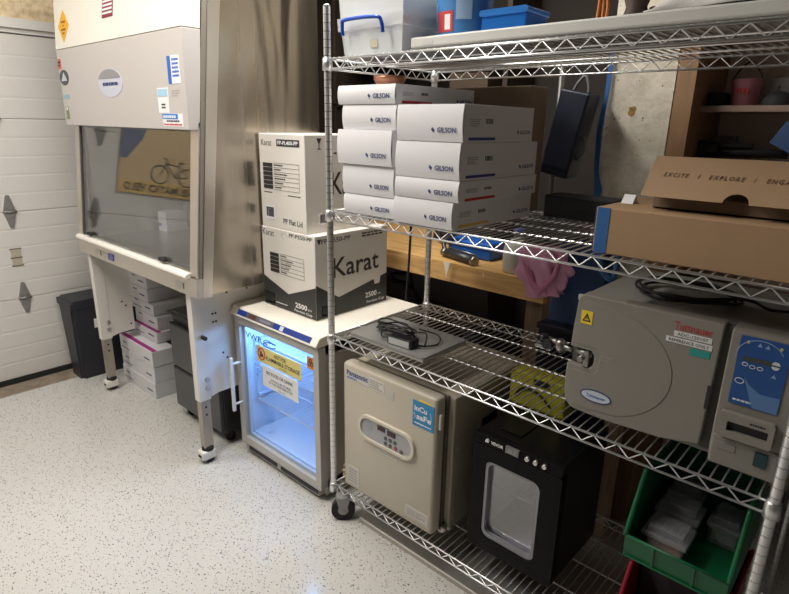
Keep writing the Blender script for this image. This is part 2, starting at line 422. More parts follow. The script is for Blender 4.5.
# ------------------------------------------------------------------ biosafety cabinet
def yF(z): return -.148+.1*(z-1.572)      # the sloping front
def cabinet():
    t = thing('biosafety_cabinet', 'tall stainless steel biosafety cabinet with sloping glass sash on white wheeled legs', 'lab cabinet', (-1.3,.1,0))
    XL, XR, YB, Z0, ZT = -1.95, -.62, .485, .88, 2.34
    sidepoly = [(yF(Z0)+.004,Z0),(YB,Z0),(YB,ZT),(yF(ZT)+.004,ZT)]
    B().prism(sidepoly,'x',XR-.03,XR).obj('side_panel', STEEL, t)
    B().prism(sidepoly,'x',XL,XL+.03).obj('side_panel', STEEL, t)
    b = B(); b.box(XL+.03,XR-.03,YB-.03,YB,Z0,ZT); b.box(XL+.03,XR-.03,yF(ZT)+.01,YB-.03,ZT-.02,ZT); b.box(XL+.03,XR-.03,-.08,YB-.03,Z0+.002,Z0+.02)
    b.obj('shell', STEEL2, t)
    # flange strips folded onto the right side
    b = B()
    y = lambda z,o: yF(z)+o
    b.prism([(y(Z0,.022),Z0-.01),(y(Z0,.068),Z0-.01),(y(ZT,.085),ZT),(y(ZT,.03),ZT)],'x',XR,XR+.006)
    b.obj('edge_flange', mat_steel('bright_flange', (.78,.74,.67), .36), t)
    B().prism([(y(Z0,.006),Z0),(y(Z0,.021),Z0),(y(ZT,.029),ZT),(y(ZT,.006),ZT)],'x',XR,XR+.002).obj('edge_groove_shade', mat('groove_shade', (.22,.20,.17), .5), t)  # dark strip paints the shade of the groove beside the flange
    # work chamber
    b = B(); b.box(XL+.03,XR-.03,-.10,.40,.935,.955); b.obj('work_surface', mat('work_surface_steel', (.62,.61,.59), .3, 1.), t)
    b = B(); b.box(XL+.032,XR-.032,.40,.42,.955,1.75); b.box(XL+.03,XL+.08,yF(1.3)+.05,.40,.955,1.75); b.box(XR-.08,XR-.03,yF(1.3)+.05,.40,.955,1.75); b.box(XL+.08,XR-.08,-.06,.40,1.75,1.77)
    b.obj('chamber_wall', mat('chamber_steel', (.62,.61,.59), .5, 1.), t)
    # front: jambs, sash, fascia, control panel, rail
    def slab(x0,x1,z0,z1,o0,o1): return B().prism([(yF(z0)+o0,z0),(yF(z1)+o0,z1),(yF(z1)+o1,z1),(yF(z0)+o1,z0)],'x',x0,x1)
    slab(XR-.062,XR,.965,1.60,-.002,.03).obj('jamb', STEEL2, t)
    slab(XL,XL+.062,.965,1.60,-.002,.03).obj('jamb', STEEL2, t)
    slab(XL+.062,XL+.075,.965,1.60,.002,.03).obj('sash_track', mat('dark_track', (.06,.06,.06), .5), t)
    slab(XL+.075,XR-.062,.975,1.62,.006,.012).obj('sash', mat_glass('sash_glass', (.97,.98,.98), .0, extra=.08), t)
    for x in (-1.78,-.93):
        B().box(x-.03,x+.03,yF(1.0)-.012,yF(1.0)+.006,.985,1.002,bev=.004).obj('sash_handle', MATBLACK, t)
    B().prism([(-.190,1.952),(-.155,ZT),(yF(ZT),ZT),(yF(1.952),1.952)],'x',XL,XR).obj('upper_fascia', IVORY, t)
    cp = B().prism([(-.190,1.572),(-.190,1.949),(yF(1.949)+.002,1.949),(yF(1.60)+.01,1.60),(yF(1.572),1.572)],'x',XL,XR,bev=.002).obj('control_panel', GREYP, t)
    B().prism([(yF(.88)-.004,.875),(yF(.945)-.004,.958),(yF(.945)+.06,.958),(yF(.88)+.06,.875)],'x',XL+.016,XR+.004).obj('front_rail', STEEL2, t)
    b = B(); b.prism([(yF(.96)+.012,.974),(yF(.96)-.012,.976),(yF(.96)-.024,.970),(yF(.96)-.028,.960),(yF(.96)-.024,.951),(yF(.96)+.0,.956)],'x',XL+.022,XR-.055,bev=.002); b.obj('arm_rest', IVORY, t)
    b = B(); b.box(-1.52,-1.465,yF(.9)-.008,yF(.9)-.004,.893,.927); b.obj('rail_label', mat('violet_label', (.13,.11,.36), .5), t)
    for i,x in enumerate((-1.7,-1.6,-.80)):
        B().box(x,x+.07,yF(.9)-.0075,yF(.9)-.0035,.895,.923).obj('rail_plate', ALU, t)
    # marks on fascia and control panel
    yc = -.190
    b = B(); b.prism([(-1.315+.134*math.cos(a*.2094), 1.768+.062*math.sin(a*.2094)) for a in range(30)],'y',yc-.0015,yc); 
    b.obj('window_decal', mat('pale_blue_decal', (.60,.62,.72), .35), t)
    b = B(); b.prism([(-1.315+.133*math.cos(math.radians(a)),1.768+.061*math.sin(math.radians(a))) for a in range(20,161,10)],'y',yc-.003,yc-.0015); b.obj('decal_crescent', mat('grey_crescent', (.30,.29,.31), .5), t)
    fine_print('F',-1.395,-1.225,1.753,1.777,yc-.0025,t,NAVYINK,1,'decal_print')
    fy = lambda z: -.190+.035*(z-1.952)/(ZT-1.952)
    def fasc(pts, name, m, d=.0015):
        b = B(); f0 = [b.bm.verts.new((p[0],fy(p[1])-d,p[1])) for p in pts]; f1 = [b.bm.verts.new((p[0],fy(p[1]),p[1])) for p in pts]
        b.bm.faces.new(f0); n = len(pts)
        for i in range(n): b.bm.faces.new((f0[i],f1[i],f1[(i+1)%n],f0[(i+1)%n]))
        bmesh.ops.recalc_face_normals(b.bm, faces=b.bm.faces[:]); return b.obj(name, m, t)
    dcx, dcz = -1.823, 2.056
    fasc([(dcx-.074,dcz),(dcx,dcz-.078),(dcx+.074,dcz),(dcx,dcz+.078)], 'hazard_diamond', mat('amber_sign', (.80,.42,.02), .45))
    for zz,w in ((.020,.055),(.002,.014),(-.016,.06),(-.034,.03)):
        fasc([(dcx-w/2,dcz+zz-.004),(dcx+w/2,dcz+zz-.004),(dcx+w/2,dcz+zz+.004),(dcx-w/2,dcz+zz+.004)],'sign_line',mat('brown_ink2', (.25,.10,.01), .6),.0022)
    fasc([(-1.34,2.045),(-1.225,2.045),(-1.21,2.15),(-1.325,2.15)], 'maroon_label', mat('maroon_print', (.22,.02,.05), .5))
    for i in range(5):
        zz = 2.060+i*.016; o_ = (zz-2.045)*.143
        fasc([(-1.333+o_,zz),(-1.232+o_,zz),(-1.231+o_,zz+.008),(-1.332+o_,zz+.008)],'label_line',PAPER,.0022)
    b = B(); b.box(-1.945,-1.905,yc-.0015,yc,1.855,1.905); b.obj('red_tag', mat('red_tag_print', (.62,.13,.11), .5), t)
    fine_print('F',-1.942,-1.908,1.865,1.897,yc-.0015,t,INK,2)
    b = B(); b.prism([(-1.885+.062*math.cos(a*.2618),1.812+.038*math.sin(a*.2618)) for a in range(24)],'y',yc-.0015,yc); b.obj('round_emblem', mat('dark_emblem', (.05,.055,.06), .45), t)
    b = B(); b.prism([(-1.925,1.795),(-1.845,1.795),(-1.86,1.815),(-1.885,1.838),(-1.905,1.815)],'y',yc-.0025,yc-.0015); b.obj('emblem_figure', mat('pale_emblem_print', (.55,.60,.65), .5), t)
    stF('cyan_strip', -1.935,-1.845,1.706,1.727,yc, mat('cyan_print', (.28,.52,.55), .5), t)
    stF('green_strip', -1.925,-1.885,1.603,1.668,yc, mat('green_print', (.20,.25,.12), .5), t)
    stF('white_dot', -1.912,-1.892,1.648,1.665,yc-.0012, PAPER, t)
    stF('info_label', -.748,-.652,1.748,1.852,yc, PAPER, t); stF('info_band', -.748,-.722,1.748,1.852,yc-.0012, BLUEINK, t)
    fine_print('F',-.712,-.66,1.77,1.845,yc-.0012,t,BLUEINK,5)
    stF('card_label', -.857,-.765,1.637,1.735,yc, PAPER, t); stF('card_header', -.852,-.770,1.702,1.730,yc-.0012, mat('sky_print', (.38,.62,.80), .5), t)
    fine_print('F',-.828,-.795,1.652,1.676,yc-.0012,t,INK,2)
    stF('service_label', -.830,-.66,1.584,1.634,yc, PAPER, t); stF('service_band', -.828,-.70,1.613,1.633,yc-.0012, mat('service_blue', (.01,.22,.65), .4), t)
    fine_print('F',-.82,-.715,1.614,1.631,yc-.0024,t,PAPER,1); fine_print('F',-.825,-.665,1.586,1.597,yc-.0012,t,REDINK,1); fine_print('F',-.795,-.69,1.599,1.611,yc-.0012,t,INK,1)
    fine_print('F',-.735,-.67,1.698,1.726,yc,t,mat('grey_ink', (.4,.38,.36), .6),3)
    # stand: white sleeves, sliding legs on casters, side gussets
    LEGM = mat('beige_leg_steel', (.44,.39,.33), .4, .6)
    for x0,x1 in ((-.760,-.715),(-1.89,-1.845)):
        for y0 in (-.20,.32):
            b = B(); b.box(x0,x1,y0,y0+.06,.335,.873,bev=.002); lg = b.obj('stand_leg', WHITE, t)
            B().box(x0+.005,x1-.003,y0+.006,y0+.054,.085,.36).obj('sliding_leg', LEGM, lg)
            b = B()
            for z in (.30,.26): b.cyl((x1-.003,y0+.03,z),(x1-.002,y0+.03,z),.006,n=10)
            b.obj('peg_hole', INK, lg)
            xc, ycn = (x0+x1)/2, y0+.03
            b = B(); b.cyl((xc,ycn,.065),(xc,ycn,.088),.03,.026,n=16,k=1)
            b.box(xc-.029,xc+.029,ycn-.043,ycn+.03,.020,.068,0,bev=.010)
            b.cyl((xc-.018,ycn,.0275),(xc+.018,ycn,.0275),.0275,n=20,k=1)
            b.box(xc-.014,xc+.014,ycn-.0445,ycn-.041,.036,.048,1)
            b.obj('caster', [WHITE, RUBBER], lg)
    for xg in (-.716,-1.847):
        b = B(); ye = .32 if xg > -1 else .0
        b.prism([(-.14,.345),(-.10,.355),(ye,.36),(ye,.873),(-.14,.873)],'x',xg-.006,xg); g = b.obj('gusset', WHITE, t)
        b = B()
        for (yy,zz) in ((-.10,.84),(-.02,.842),(.09,.855),(.09,.842),(-.10,.755),(-.085,.755),(-.10,.715),(-.085,.715),(-.06,.55),(.02,.56),(-.02,.40),(.04,.41),(-.04,.52)):
            if yy < ye-.01 and (ye > .1 or zz < .7): b.cyl((xg,yy,zz),(xg+.001,yy,zz),.0055,n=10)
        b.obj('bolt_hole', INK, g)
        b = B()
        for zz in (.44,.395): b.cyl((xg,-.155,zz),(xg+.008,-.155,zz),.013,n=6); b.cyl((xg+.008,-.155,zz),(xg+.012,-.155,zz),.007,n=10)
        b.obj('hex_bolt', ALU, g)
        if ye > .1: b = B(); b.cyl((xg,-.16,.655),(xg+.03,-.16,.655),.010,n=12); b.obj('knob', BLACK, g)
    return t
cabinet()

def white_inner_box():
    t = thing('tissue_box', 'small white box with a purple emblem inside the glass cabinet', 'box', (-1.775,.27,.955))
    b = B(); b.box(-1.83,-1.725,.21,.345,.9555,1.075,bev=.003); b.obj('body', CARTON, t)
    b = B(); b.box(-1.828,-1.80,.2088,.21,.985,1.005); b.prism([(-1.815,.985),(-1.79,.988),(-1.785,1.004),(-1.80,1.006)],'y',.2085,.21); b.obj('emblem', mat('violet_print', (.18,.10,.45), .5), t)
white_inner_box()

# ------------------------------------------------------------------ under the cabinet
def trash_can():
    t = thing('trash_can', 'dark slim plastic trash can standing against the garage door', 'trash can', (-2.22,-.04,0))
    b = B()
    def ring(x0,x1,y0,y1,z): return [(x0,y0,z),(x1,y0,z),(x1,y1,z),(x0,y1,z)]
    R = [ring(-2.30,-2.13,-.255,.14,0),ring(-2.325,-2.10,-.268,.19,.475),ring(-2.33,-2.095,-.272,.195,.48),ring(-2.33,-2.095,-.272,.195,.518),
         ring(-2.32,-2.11,-.26,.18,.518),ring(-2.29,-2.14,-.24,.13,.02)]
    V = [[b.bm.verts.new(p) for p in r] for r in R]
    b.bm.faces.new(V[0]); b.bm.faces.new(V[-1])
    for q in range(len(V)-1):
        for i in range(4): b.bm.faces.new((V[q][i],V[q][(i+1)%4],V[q+1][(i+1)%4],V[q+1][i]))
    bmesh.ops.recalc_face_normals(b.bm, faces=b.bm.faces[:])
    bmesh.ops.bevel(b.bm, geom=[e for e in b.bm.edges if abs((e.verts[0].co-e.verts[1].co).z) > .2], offset=.02, segments=3, affect='EDGES')
    b.obj('bin_body', BINBLACK, t)
    b = B(); b.prism([(-.262,.512),(-.25,.530),(.16,.530),(.18,.512)],'x',-2.325,-2.105,bev=.006); b.obj('lid', BINBLACK, t)
    B().prism([(-.145,.335),(-.10,.335),(-.10,.395),(-.145,.395)],'x',-2.118,-2.1025).obj('sticker', PAPER, t)
trash_can()

MAGENTA = mat('magenta_print', (.35,.02,.22), .5)
def lab_boxes():
    G = 'white boxes under the cabinet'
    def bx(label, x0,x1,y0,y1,z0,z1, stripe=True, n=3):
        t = thing('white_box', label, 'box', ((x0+x1)/2,(y0+y1)/2,z0), G)
        b = B(); b.box(x0,x1,y0,y1,z0,z1-.002,bev=.003); b.obj('body', CARTON, t)
        h = z1-z0
        B().box(x1-.11,x1-.04,y0-.001,y0,z0+.035,z0+.043).obj('printed_line', NAVYINK, t)
        B().box(x0+.05,x0+.10,y0-.001,y0,z0+.06,z0+.066).obj('printed_mark', NAVYINK, t)
        if x1-x0 > .3: B().box(x0+.02,x0+.14,y0-.001,y0,z0+.022,z0+.026).obj('printed_rule', NAVYINK, t)
        if stripe:
            B().box(x0+.004,x1-.002,y0+.008,y0+.035,z1-.002,z1-.001).obj('stripe', MAGENTA, t)
            B().box(x1-.15,x1-.03,y0+.14,y0+.2,z1-.002,z1-.001).obj('top_label', INK, t)
    bx('wide white box on the floor, bottom of the stack under the cabinet', -1.985,-1.54,-.05,.24,0,.10)
    bx('wide white box second from the floor in the stack under the cabinet', -1.985,-1.54,-.045,.245,.10,.205)
    bx('wide white box with a magenta stripe on top, third from the floor', -1.98,-1.535,-.05,.24,.205,.305)
    bx('smaller white box with magenta lid edge resting on the three wide boxes', -1.95,-1.635,.035,.245,.306,.375)
    ups = [('lowest',.376,.459,-1.665),('second lowest',.460,.530,-1.70),('middle',.531,.618,-1.762),('second from top',.619,.708,-1.757),('topmost',.709,.80,-1.76)]
    for i,(nm,za,zc,xe) in enumerate(ups):
        bx('small white box, %s of the leaning stack under the cabinet' % nm, -2.0 if i else -1.96,xe,.06,.265,za,zc,stripe=False)
lab_boxes()

def pedestal():
    t = thing('drawer_pedestal', 'dark grey mobile drawer pedestal on casters under the cabinet', 'drawer unit', (-1.03,.2,0))
    x0,x1,y0,y1 = -1.27,-.80,-.03,.46
    B().box(x0,x1,y0,y1,.065,.615,bev=.004).obj('body', mat('dark_steel_case', (.03,.03,.032), .45), t)
    for i,(z0,z1) in enumerate(((.075,.30),(.318,.555))):
        b = B(); b.box(x0+.004,x1-.004,y0-.022,y0-.001,z0,z1,bev=.003); d = b.obj('drawer', DARKGREY, t)
        B().box(x0+.01,x1-.01,y0-.024,y0-.006,z1+.003,z1+.012).obj('finger_pull', INK, d)
    B().box(x0-.003,x1+.003,y0-.024,y1,.617,.632).obj('top', INK, t)
    B().box(x0+.02,x1-.02,y0-.02,y0+.2,.633,.640).obj('tray', DARKGREY, t)
    for x in (x0+.05,x1-.03):
        for y in (y0+.04,y1-.06):
            b = B(); b.cyl((x-.012,y,.028),(x+.012,y,.028),.028,n=18); b.box(x-.018,x+.018,y-.022,y+.012,.03,.066); b.obj('caster', RUBBER, t)
pedestal()

# ------------------------------------------------------------------ refrigerator
def fridge():
    t = thing('refrigerator', 'small glass-door laboratory refrigerator glowing blue inside, under two printed cartons', 'refrigerator', (-.39,.3,0))
    x0,x1,y0,y1 = -.70,-.085,.0,.62
    FG = mat('fridge_grey', (.47,.44,.40), .42); LIN = mat('fridge_liner', (.70,.80,.92), .4)
    CAPM = mat('fridge_cap', (.80,.75,.66), .4)
    b = B()
    b.box(x0,x0+.04,.035,y1,.06,.735); b.box(x1-.04,x1,.035,y1,.06,.735); b.box(x0,x1,y1-.04,y1,.06,.735); b.box(x0,x1,.035,y1,.695,.735); b.box(x0,x1,.035,y1,.02,.095)
    b.obj('case', FG, t)
    b = B()
    b.box(x0+.041,x0+.045,.045,y1-.041,.096,.694); b.box(x1-.045,x1-.041,.045,y1-.041,.096,.694); b.box(x0+.041,x1-.041,y1-.045,y1-.041,.096,.694); b.box(x0+.045,x1-.045,.045,y1-.045,.69,.694); b.box(x0+.045,x1-.045,.045,y1-.045,.096,.11)
    # moulded shelf runners
    for z in (.27,.30,.41,.44,.53,.56):
        b.box(x0+.045,x0+.055,.08,y1-.06,z-.006,z+.006); b.box(x1-.055,x1-.045,.08,y1-.06,z-.006,z+.006)
    b.obj('liner', LIN, t)
    b = B(); b.prism([(-.012,.738),(-.02,.745),(.004,.779),(.03,.782),(y1+.005,.782),(y1+.005,.738)],'x',x0-.008,x1+.008,bev=.003); cap = b.obj('top_cap', CAPM, t)
    # blue control strip along the cap
    nrm = Vector((0,-.817,.577)); 
    def capf(xa,xb,a,c,m,name,d=.0015):
        # a,c: 0..1 up the sloped face
        p = lambda x,s: Vector((x, -.02+.024*s, .745+.034*s))
        b = B(); q = [p(xa,a),p(xb,a),p(xb,c),p(xa,c)]; off = Vector((0,-.00122,.00086))*(d/.0015)
        v0 = [b.bm.verts.new(v) for v in q]; v1 = [b.bm.verts.new(v+off) for v in q]
        b.bm.faces.new(v1)
        for i in range(4): b.bm.faces.new((v0[i],v0[(i+1)%4],v1[(i+1)%4],v1[i]))
        bmesh.ops.recalc_face_normals(b.bm, faces=b.bm.faces[:]); return b.obj(name, m, cap)
    capf(-.645,-.118,.20,.82,mat('fridge_blue', (.010,.035,.24), .3),'control_strip')
    capf(-.575,-.37,.22,.80,mat('strip_grey', (.10,.10,.12), .35),'display_panel',.0025)
    capf(-.55,-.50,.3,.7,mat('strip_window', (.10,.035,.03), .3),'display',.0035); 
    capf(-.47,-.39,.38,.62,mat('strip_text_bar', (.20,.21,.26), .4),'strip_text',.0035)
    capf(-.325,-.30,.25,.75,mat('strip_badge', (.55,.6,.75), .3),'badge',.0025)
    # door
    d = B(); ring_prism(d, rrect(x0+.008,x1+.006,.062,.732,.006), rrect(-.652,-.112,.100,.700,.006), 'y', -.004,.034)
    dr = d.obj('door_frame', mat('door_grey', (.50,.48,.45), .4), t)
    B().box(-.655,-.109,.010,.016,.098,.703).obj('door_glass', mat_glass('fridge_glass', (.93,.96,1.), .0), dr)
    # raised inner gasket frame
    g = B(); ring_prism(g, rrect(-.651,-.113,.101,.699,.006), rrect(-.636,-.128,.116,.684,.006),'y',.017,.032); g.obj('gasket', mat('pale_gasket', (.60,.64,.68), .5), dr)
    b = B(); b.box(-.672,-.656,-.060,-.045,.255,.535,bev=.003)
    for z in (.29,.50): b.cyl((-.664,-.047,z),(-.664,-.003,z),.006,n=10)
    b.obj('handle', mat('handle_white', (.80,.78,.74), .35), dr)
    b = B(); b.box(x0+.03,x1-.02,.004,.03,.022,.058); gr = b.obj('base_grille', FG, t)
    b = B(); b.box(-.64,-.41,.001,.006,.03,.048); b.box(-.38,-.11,.001,.006,.03,.048); b.obj('vent_slot', INK, gr)
    b = B()
    for x in (x0+.06,x1-.06):
        for y in (.1,.55): b.cyl((x,y,0),(x,y,.021),.02,n=12)
    b.obj('foot', RUBBER, t)
    # wire shelves inside
    for z in (.285,.47,.60):
        b = B()
        b.tube([(x0+.05,.07,z),(x1-.05,.07,z),(x1-.05,.55,z),(x0+.05,.55,z)],.004,6,closed=True)
        n = 26
        for i in range(n): b.cyl((x0+.05+.49*(i+.5)/n,.07,z+.003),(x0+.05+.49*(i+.5)/n,.55,z+.003),.0018,n=5)
        for y in (.23,.39): b.cyl((x0+.05,y,z-.003),(x1-.05,y,z-.003),.003,n=6)
        b.obj('wire_shelf', mat('white_wire', (.85,.88,.92), .35), t)
    # lamp strip above the shelves
    b = B(); b.box(-.60,-.18,.055,.075,.68,.6895); b.obj('interior_lamp', mat('fridge_lamp', (.9,.95,1), .5, emit=((.24,.50,1.),72)), t)
    # marks on the glass
    yg = .0095
    tF('VWR',-.622,-.49,.638,.668,yg,dr,NAVYINK,bold=.01)
    b = B(); b.tube([(-.43+.05*math.cos(a*.28),yg-.001,.647+.013*math.sin(a*.28)+.12*(.05*math.cos(a*.28))) for a in range(2,21)],.0032,6); b.tube([(-.44+.035*math.cos(a*.28),yg-.001,.655+.011*math.sin(a*.28)) for a in range(0,17)],.0028,6); b.obj('swoosh', NAVYINK, dr)
    s = stF('warning_sign', -.535,-.21,.545,.625,yg, mat('yellow_card', (.82,.70,.25), .5), dr)
    b = B(); b.tube([(-.497+.026*math.cos(a*.3142),yg-.0018,.588+.028*math.sin(a*.3142)) for a in range(20)],.0028,6,closed=True); b.cyl((-.515,yg-.0018,.607),(-.479,yg-.0018,.569),.0028,n=6); b.obj('ban_mark', REDINK, dr)
    B().prism([(-.512,.572),(-.482,.572),(-.486,.59),(-.494,.588),(-.497,.606),(-.503,.59),(-.508,.594)],'y',yg-.0022,yg-.0012).obj('flame_mark', INK, dr)
    tF('NOT FOR',-.40,-.315,.594,.613,yg-.0013,dr,INK,bold=.012); tF('FLAMMABLE STORAGE',-.462,-.22,.568,.588,yg-.0013,dr,INK,bold=.012); tF('NO FOOD',-.37,-.31,.553,.560,yg-.0013,dr,INK)
    stF('notice_sheet', -.498,-.235,.43,.535,yg, PAPER, dr)
    tF('NO FOOD OR DRINK',-.468,-.27,.497,.514,yg-.0013,dr,INK,bold=.01); tF('SHOULD BE STORED',-.435,-.285,.471,.482,yg-.0013,dr,INK); tF('IN THIS REFRIGERATOR',-.45,-.275,.455,.466,yg-.0013,dr,INK); tF('THANK YOU',-.38,-.33,.438,.444,yg-.0013,dr,INK)
    stF('biohazard_sticker', -.168,-.122,.622,.676,yg, ORANGE, dr)
    b = B()
    for k in range(3):
        a0 = math.radians(90+120*k); cx,cz = -.145+.009*math.cos(a0), .650+.009*math.sin(a0)
        b.tube([(cx+.009*math.cos(a*.45),yg-.0018,cz+.009*math.sin(a*.45)) for a in range(14)],.0016,5,closed=True)
    b.obj('biohazard_mark', INK, dr)
    return t
fridge()

# ------------------------------------------------------------------ two printed cartons on the refrigerator
def karat(lower):
    if lower:
        x0,x1,y0,y1,z0,z1 = -.612,-.237,.122,.565,.7835,1.155
        t = thing('printed_carton', 'large white and black carton lying directly on the refrigerator, marked 2500', 'carton', ((x0+x1)/2,(y0+y1)/2,z0), 'cartons on the refrigerator')
    else:
        x0,x1,y0,y1,z0,z1 = -.608,-.293,.126,.50,1.156,1.562
        t = thing('printed_carton', 'plain white carton stacked on top of the black and white carton', 'carton', ((x0+x1)/2,(y0+y1)/2,z0), 'cartons on the refrigerator')
    b = B(); b.box(x0,x1,y0,y1,z0,z1,bev=.003)
    bo = b.obj('body', KCARTON, t)
    X = lambda u: x0+(x1-x0)*u
    H = z1-z0; Z = lambda v: z0+H*v; Y = lambda u: y0+(y1-y0)*u
    b = B(); b.box(x0+.004,x1-.004,(y0+y1)/2-.001,(y0+y1)/2+.001,z1-.0005,z1+.0006); b.obj('flap_seam', KRAFT, t)
    def tableF(xa,xb,za,zb,n):
        b = B()
        for i in range(n):
            a = za+(zb-za)*i/n; b.box(xa,xa+(xb-xa)*.27,y0-.001,y0,a+.0012,a+(zb-za)/n-.0012,0)
        for i in range(n+1):
            a = za+(zb-za)*i/n; b.box(xa+(xb-xa)*.29,xb,y0-.0008,y0,a-.0006,a+.0006,0)
        b.box(xb-.001,xb,y0-.0008,y0,za,zb)
        b.obj('info_table', KBLACK, t)
        for i in range(n):
            a = za+(zb-za)*(i+.3)/n
            fine_print('F', xa+(xb-xa)*.32, xa+(xb-xa)*(.5+.06*(i%4)), a, a+(zb-za)/n*.5, y0-.0004, t, KBLACK, 1)
    def bars(face, a0,a1,z_0,z_1):
        b = B(); p = a0; random.seed(int(abs(a0)*1e4))
        while p < a1-.002:
            w = random.choice((.0012,.002,.0032))
            if face == 'F': b.box(p,p+w,y0-.0018,y0-.001,z_0+.008,z_1-.004)
            else: b.box(x1+.001,x1+.0018,p,p+w,z_0+.008,z_1-.004)
            p += w+random.choice((.0014,.0022))
        (stF if face=='F' else stR)('barcode_label', a0-.004,a1+.004,z_0,z_1,y0 if face=='F' else x1, PAPER, t, t=.001)
        b.obj('barcode', KBLACK, t)
    if not lower:
        tF('Karat', X(.06),X(.30),Z(.875),Z(.94),y0,t,KBLACK)
        stF('product_code_band', X(.41),X(.90),Z(.875),Z(.945),y0,KBLACK,t)
        tF('FP-PL400-PP', X(.44),X(.87),Z(.89),Z(.93),y0-.0013,t,PAPER,bold=.02)
        tableF(X(.08),X(.88),Z(.42),Z(.70),6)
        fine_print('F',X(.62),X(.90),Z(.365),Z(.385),y0,t,KBLACK,1)
        fine_print('F',X(.08),X(.27),Z(.375),Z(.395),y0,t,KBLACK,1)
        bars('F',X(.12),X(.30),Z(.10),Z(.235))
        tF('PP Flat Lid', X(.50),X(.92),Z(.065),Z(.125),y0,t,KBLACK,bold=.015)
        # right side: glass symbol, big name, barcode
        b = B(); b.prism([(Y(.17),Z(.965)),(Y(.24),Z(.965)),(Y(.21),Z(.91)),(Y(.21),Z(.87)),(Y(.235),Z(.855)),(Y(.175),Z(.855)),(Y(.20),Z(.87)),(Y(.20),Z(.91))],'x',x1,x1+.001); b.obj('fragile_mark', KBLACK, t)
        tR('Karat', Y(.38),Y(1.0)-.01,Z(.38),Z(.62),x1,t,KBLACK,bold=.012)
        fine_print('R',Y(.42),Y(.75),Z(.80),Z(.83),x1,t,KBLACK,1)
        bars('R',Y(.20),Y(.32),Z(.08),Z(.20))
    else:
        # dark lower field: chevron with V notches
        B().prism([(x0+.001,z0+.003),(x1-.001,z0+.003),(x1-.001,Z(.40)),(X(.49),Z(.22)),(x0+.001,Z(.38))],'y',y0-.001,y0).obj('printed_field', KBLACK, t)
        B().prism([(y0+.001,z0+.003),(y1-.001,z0+.003),(y1-.001,Z(.38)),(Y(.30),Z(.22)),(y0+.001,Z(.43))],'x',x1,x1+.001).obj('printed_field', KBLACK, t)
        tF('Karat', X(.02),X(.25),Z(.90),Z(.975),y0,t,KBLACK)
        tF('FP-P550-PP', X(.54),X(.95),Z(.93),Z(.975),y0,t,KBLACK,bold=.015)
        b = B(); b.tube([(X(.45)+.02*math.cos(a*.3),y0-.0006,Z(.93)+.012*math.sin(a*.3)) for a in range(16)],.001,5); b.obj('ink_scribble', mat('grey_ink', (.4,.38,.36), .6), t)
        tableF(X(.15),X(.80),Z(.45),Z(.70),5)
        bars('F',X(.03),X(.20),Z(.03),Z(.17))
        tF('2500', X(.62),X(.84),Z(.085),Z(.15),y0-.001,t,PAPER,bold=.02); tF('pcs', X(.86),X(.92),Z(.085),Z(.115),y0-.001,t,PAPER); tF('Portion Cup', X(.60),X(.93),Z(.025),Z(.065),y0-.001,t,PAPER,bold=.01)
        fine_print('F',X(.24),X(.46),Z(.06),Z(.08),y0-.001,t,PAPER,1)
        tR('FP-P550-PP', Y(.08),Y(.46),Z(.90),Z(.955),x1,t,KBLACK,bold=.015)
        b = B(); b.prism([(Y(.0)+.012,Z(.96)),(Y(.0)+.034,Z(.96)),(Y(.0)+.025,Z(.90)),(Y(.0)+.020,Z(.90))],'x',x1,x1+.001); b.obj('fragile_mark', KBLACK, t)
        tR('Karat', Y(.22),Y(.87),Z(.47),Z(.71),x1,t,KBLACK,bold=.012)
        tR('2500', Y(.67),Y(.84),Z(.115),Z(.185),x1+.001,t,PAPER,bold=.02); tR('pcs', Y(.86),Y(.90),Z(.115),Z(.14),x1+.001,t,PAPER); tR('Portion Cup', Y(.69),Y(.96),Z(.03),Z(.075),x1+.001,t,PAPER,bold=.01)
        fine_print('R',Y(.62),Y(.97),Z(.90),Z(.965),x1,t,KBLACK,2)
        B().prism([(Y(.79),Z(.37)),(Y(.90),Z(.37)),(Y(.88),Z(.27)),(Y(.81),Z(.27))],'x',x1+.001,x1+.002).obj('cup_print', KCARTON, t)
        bars('R',Y(.08),Y(.24),Z(.03),Z(.16))
karat(True); karat(False)

